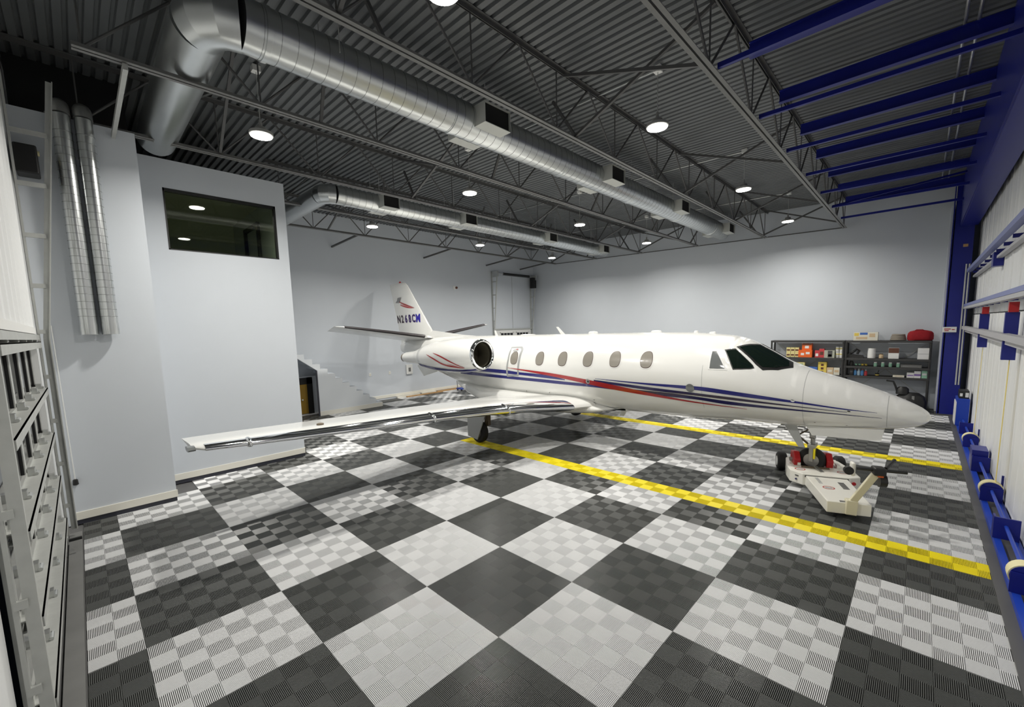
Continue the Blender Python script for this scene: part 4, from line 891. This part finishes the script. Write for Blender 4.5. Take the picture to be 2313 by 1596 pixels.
t = thing('small_tool_pot', (1.78, YS, 1.04), 'small black and yellow tool pot mid lower shelf', 'pot'); MB().lathe([(.002, .05), (.1, .055), (.1, .04)], (1.78, YS, 1.04), (0,0,1), 14).build('pot', 'black', t); MB().lathe([(.03, .0556), (.06, .056)], (1.78, YS, 1.04), (0,0,1), 14, False).build('label_band', MATS['yellow card'], t); MB().beam((1.78, YS, 1.1), (1.82, YS, 1.24), .03, .03).build('tool', 'black', t, 0)
carton('flat_white_box', 2.32, YS, 1.04, .28, .2, .07, 'offw', 'flat cream box lying on the lower right shelf', 'box', ((0, .2, .03, .012, MATS['tan card']),))
carton('purple_print_box', 2.60, YS, 1.04, .17, .2, .17, 'white', 'low white box with purple print beside a taller one', 'box', ((0, .14, .06, .03, MATS['purple print']),)); carton('tall_purple_box', 2.765, YS, 1.04, .155, .2, .23, 'white', 'white box with a broad purple band', 'box', ((0, .15, .07, .06, MATS['purple print']),))
carton('mint_box', 2.925, YS, 1.04, .13, .2, .25, MATS['mint plastic'], 'pale mint box at right end of the lower shelf', 'box', ((0, .1, .1, .06, 'white'),))
# machine under the right shelf
t = thing('floor_machine', (2.65, 15.9, 0), 'black wheeled floor machine with bent handle under the shelving', 'machine')
MB().loft([[(2.65+.38*s*math.cos(a), 15.9+.22*s*math.sin(a), z) for a in [2*math.pi*k/20 for k in range(20)]] for z, s in ((.10, 1), (.34, 1.0), (.50, .85), (.60, .5))]).build('motor_cover', 'black', t, 50)
MB().loft([[(2.45+.16*s*math.cos(a), 15.85+.14*s*math.sin(a), z) for a in [2*math.pi*k/16 for k in range(16)]] for z, s in ((.55, 1), (.72, .95), (.78, .6))]).build('air_filter', 'black', t, 50)
MB().tube([(2.35, 15.8, .55), (2.28, 15.78, .80), (2.22, 15.78, .95), (2.05, 15.78, .97)], .028, 8).build('push_handle', 'black', t)
MB().bx(2.38, 2.56, 15.70, 15.76, .28, .42).build('engine_block', 'steel', t, 0, .01); MB().bx(2.68, 2.74, 15.70, 15.76, .20, .52).build('chrome_pipe', 'steel', t, 0)
for x in (2.4, 2.9):
    for y in (15.72, 16.08): MB().lathe([(-.03, .02), (-.03, .10), (.03, .10), (.03, .02)], (x, y, .10), (0,1,0), 16).build('wheel', 'rubber', t)

# ------------------------------------------------------------------ stairs on the left wall
SXF = -12.67
pts = [(1.06, 0), (3.33, 0)]
stp = struct(empty('trim_4', (-13.3, 3.5, 0)), 'enclosed pale staircase rising along the side wall')
prof = [(3.32, 0), (5.79, 0), (5.79, .17)]; yv, zv = 5.79, .17
while zv < 3.2:
    yv -= .262; prof += [(yv, zv), (yv, zv+.19)]; zv += .19
prof += [(yv-.1, zv), (yv-.1, 1.66+.74*(3.42-yv)), (3.32, 1.66)]
MB().prism(prof, 0, SXF-.10, SXF).build('stair_stringer_wall', 'stringer', stp, 0)
yv, zv = 5.79, .17
while zv < 3.2:
    B(-13.99, SXF-.10, yv-.262, yv+.02, zv-.03, zv).build('tread', 'wall', stp, 0); B(-13.99, SXF-.10, yv-.02, yv, zv-.19, zv-.03).build('riser', 'wall', stp, 0)
    yv -= .262; zv += .19
B(SXF, SXF+.015, 3.32, 5.80, .0, .16).build('stair_baseboard', 'base', stp, 0)
B(SXF-.02, SXF+.012, 3.27, 3.32, 0, 1.66).build('opening_jamb', 'cove', stp, 0)
struct(B(-13.99, -13.5, 1.06, 3.3, 0, .02).build('floor_under_stairs', 'conc', smooth=0))
d4 = struct(empty('door_4', (-13.3, 3.0, 0)), 'ochre wooden door in a black frame under the stairs')
g = MB(); g.bx(-13.55, -13.47, 2.1, 2.2, 0, 1.36); g.bx(-13.55, -13.47, 3.22, 3.42, 0, 1.36); g.bx(-13.55, -13.47, 2.1, 3.42, 1.12, 1.36); g.build('door_frame', 'black', d4, 0)
B(-13.54, -13.49, 2.2, 3.22, .02, 1.12).build('door_leaf', 'wood', d4, 0); MB().lathe([(0, .02), (.05, .03), (.06, .015)], (-13.49, 3.02, .55), (1,0,0), 12).build('knob', 'white', d4)
struct(B(-13.62, -13.56, 1.06, 3.60, 0, 1.40).build('wall_under_stairs', 'wall', smooth=0))
# lumber and tools lying along the wall
for k, (ya, yb, xo, h, m) in enumerate(((7.2, 8.4, -13.92, .07, 'base'), (7.6, 9.6, -13.76, .05, 'lumber'), (8.5, 9.3, -13.92, .09, 'base'), (9.4, 10.9, -13.92, .06, 'lumber'))):
    t = MB(); t.bx(xo-.05, xo+.05, ya, yb, .0, h); tag(t.build('lumber_board', m, smooth=0, bevel=.004), ['cream trim board on the floor nearest the stairs', 'long bare wood board on the floor by the wall', 'cream offcut leaning on the bare board', 'bare wood board beside the blue creeper'][k], 'board')
t = thing('tool_creeper', (-13.3, 10.5, 0), 'low blue and chrome wheeled tool by the side wall', 'tool'); B(-13.55, -13.15, 10.3, 10.65, .07, .13).build('deck', 'blue2', t, 0, .01); MB().cyl((-13.5, 10.35, .1), (-13.5, 10.32, .5), .02, 8).build('handle', 'steel', t)
for x in (-13.5, -13.2):
    for y in (10.35, 10.6): MB().lathe([(-.02, .01), (-.02, .04), (.02, .04), (.02, .01)], (x, y, .04), (0,1,0), 12).build('wheel', 'black', t)
# wall fittings on the side wall
t = thing('alarm_strobe', (-13.97, 10.81, 5.0), 'small white alarm with dark red lens high on the side wall', 'alarm'); B(-14, -13.94, 10.70, 10.84, 4.98, 5.16).build('housing', 'white', t, 0, .01); MB().lathe([(0, .06), (.05, .055), (.07, .02)], (-13.94, 10.86, 5.07), (1,0,0), 14).build('lens', MATS['brown card'], t)
t = thing('wall_panel', (-13.97, 7.94, 1.02), 'white control panel with a grey screen on the side wall', 'panel'); B(-14, -13.93, 7.78, 8.10, 1.02, 1.46).build('cover', 'white', t, 0, .01); B(-13.93, -13.925, 7.88, 8.00, 1.14, 1.32).build('screen', 'joistc', t, 0)
for k, y in enumerate((6.02, 6.95)):
    t = thing('wall_outlet', (-13.98, y, 1.15), 'small white outlet on the side wall above the stair foot', 'outlet', 'wall outlets on the side wall'); B(-14, -13.985, y-.05, y+.05, 1.1, 1.25).build('cover_plate', 'white', t, 0, .004); B(-13.986, -13.98, y-.02, y+.02, 1.13, 1.21).build('socket', 'offw', t, 0)

# ------------------------------------------------------------------ corner overhead door on the side wall
d3 = struct(empty('door_3', (-13.95, 14.95, 0)), 'white overhead door with small glazed panes in back corner')
for k in range(5): B(-13.97, -13.93, 13.5, 16.4, .02+.585*k, .60+.585*k).build('door_section', 'white', d3, 0, .006)
for yc in (14.35, 15.65):
    fr = MB(); fr.bx(-13.93, -13.90, yc-.53, yc+.53, 2.38, 2.42); fr.bx(-13.93, -13.90, yc-.53, yc+.53, 2.74, 2.78); fr.bx(-13.93, -13.90, yc-.53, yc-.49, 2.38, 2.78); fr.bx(-13.93, -13.90, yc+.49, yc+.53, 2.38, 2.78)
    for q in (1, 2, 3): fr.bx(-13.925, -13.905, yc-.49+.245*q-.012, yc-.49+.245*q+.012, 2.42, 2.74)
    fr.bx(-13.925, -13.905, yc-.49, yc+.49, 2.57, 2.59); fr.build('window_frame', 'white', d3, 0)
    for q in range(4):
        for z in (2.42, 2.59): B(-13.928, -13.918, yc-.49+.245*q+.012, yc-.49+.245*(q+1)-.012, z, z+.15).build('pane', 'paneg', d3, 0)
B(-13.95, -13.88, 13.35, 16.55, 2.93, 2.99).build('top_strut', 'galvm', d3, 0)
for y in (13.36, 16.5):
    tk = MB(); tk.beam((-13.86, y, .05), (-13.86, y, 3.0), .06, .03); tk.beam((-13.86, y, 3.0), (-13.55, y, 6.0), .06, .03); tk.build('track', 'galvm', d3, 0)
    B(-13.99, -13.95, y-.04, y+.04, 0, 6.05).build('jamb_angle', 'galvm', d3, 0)
    for z in (3.4, 4.1, 4.8, 5.5): B(-13.97, -13.84+(z-3)*.1, y-.02, y+.02, z-.02, z+.02).build('track_bracket', 'galvm', d3, 0)
    MB().bx(-13.9, -13.5, y-.06, y+.06, 5.75, 6.05).build('end_bracket', 'galvs', d3, 0)
MB().cyl((-13.72, 13.4, 5.95), (-13.72, 16.55, 5.95), .03, 10).build('torsion_shaft', 'galvs', d3); MB().cyl((-13.72, 14.0, 5.95), (-13.72, 16.1, 5.95), .07, 14).build('torsion_spring', 'black', d3)
B(-13.85, -13.55, 16.3, 16.55, 5.3, 5.9).build('door_operator', 'black', d3, 0, .02)
B(-13.995, -13.985, 14.92, 14.94, 3.0, 5.9).build('panel_seam', 'planeg', d3, 0)
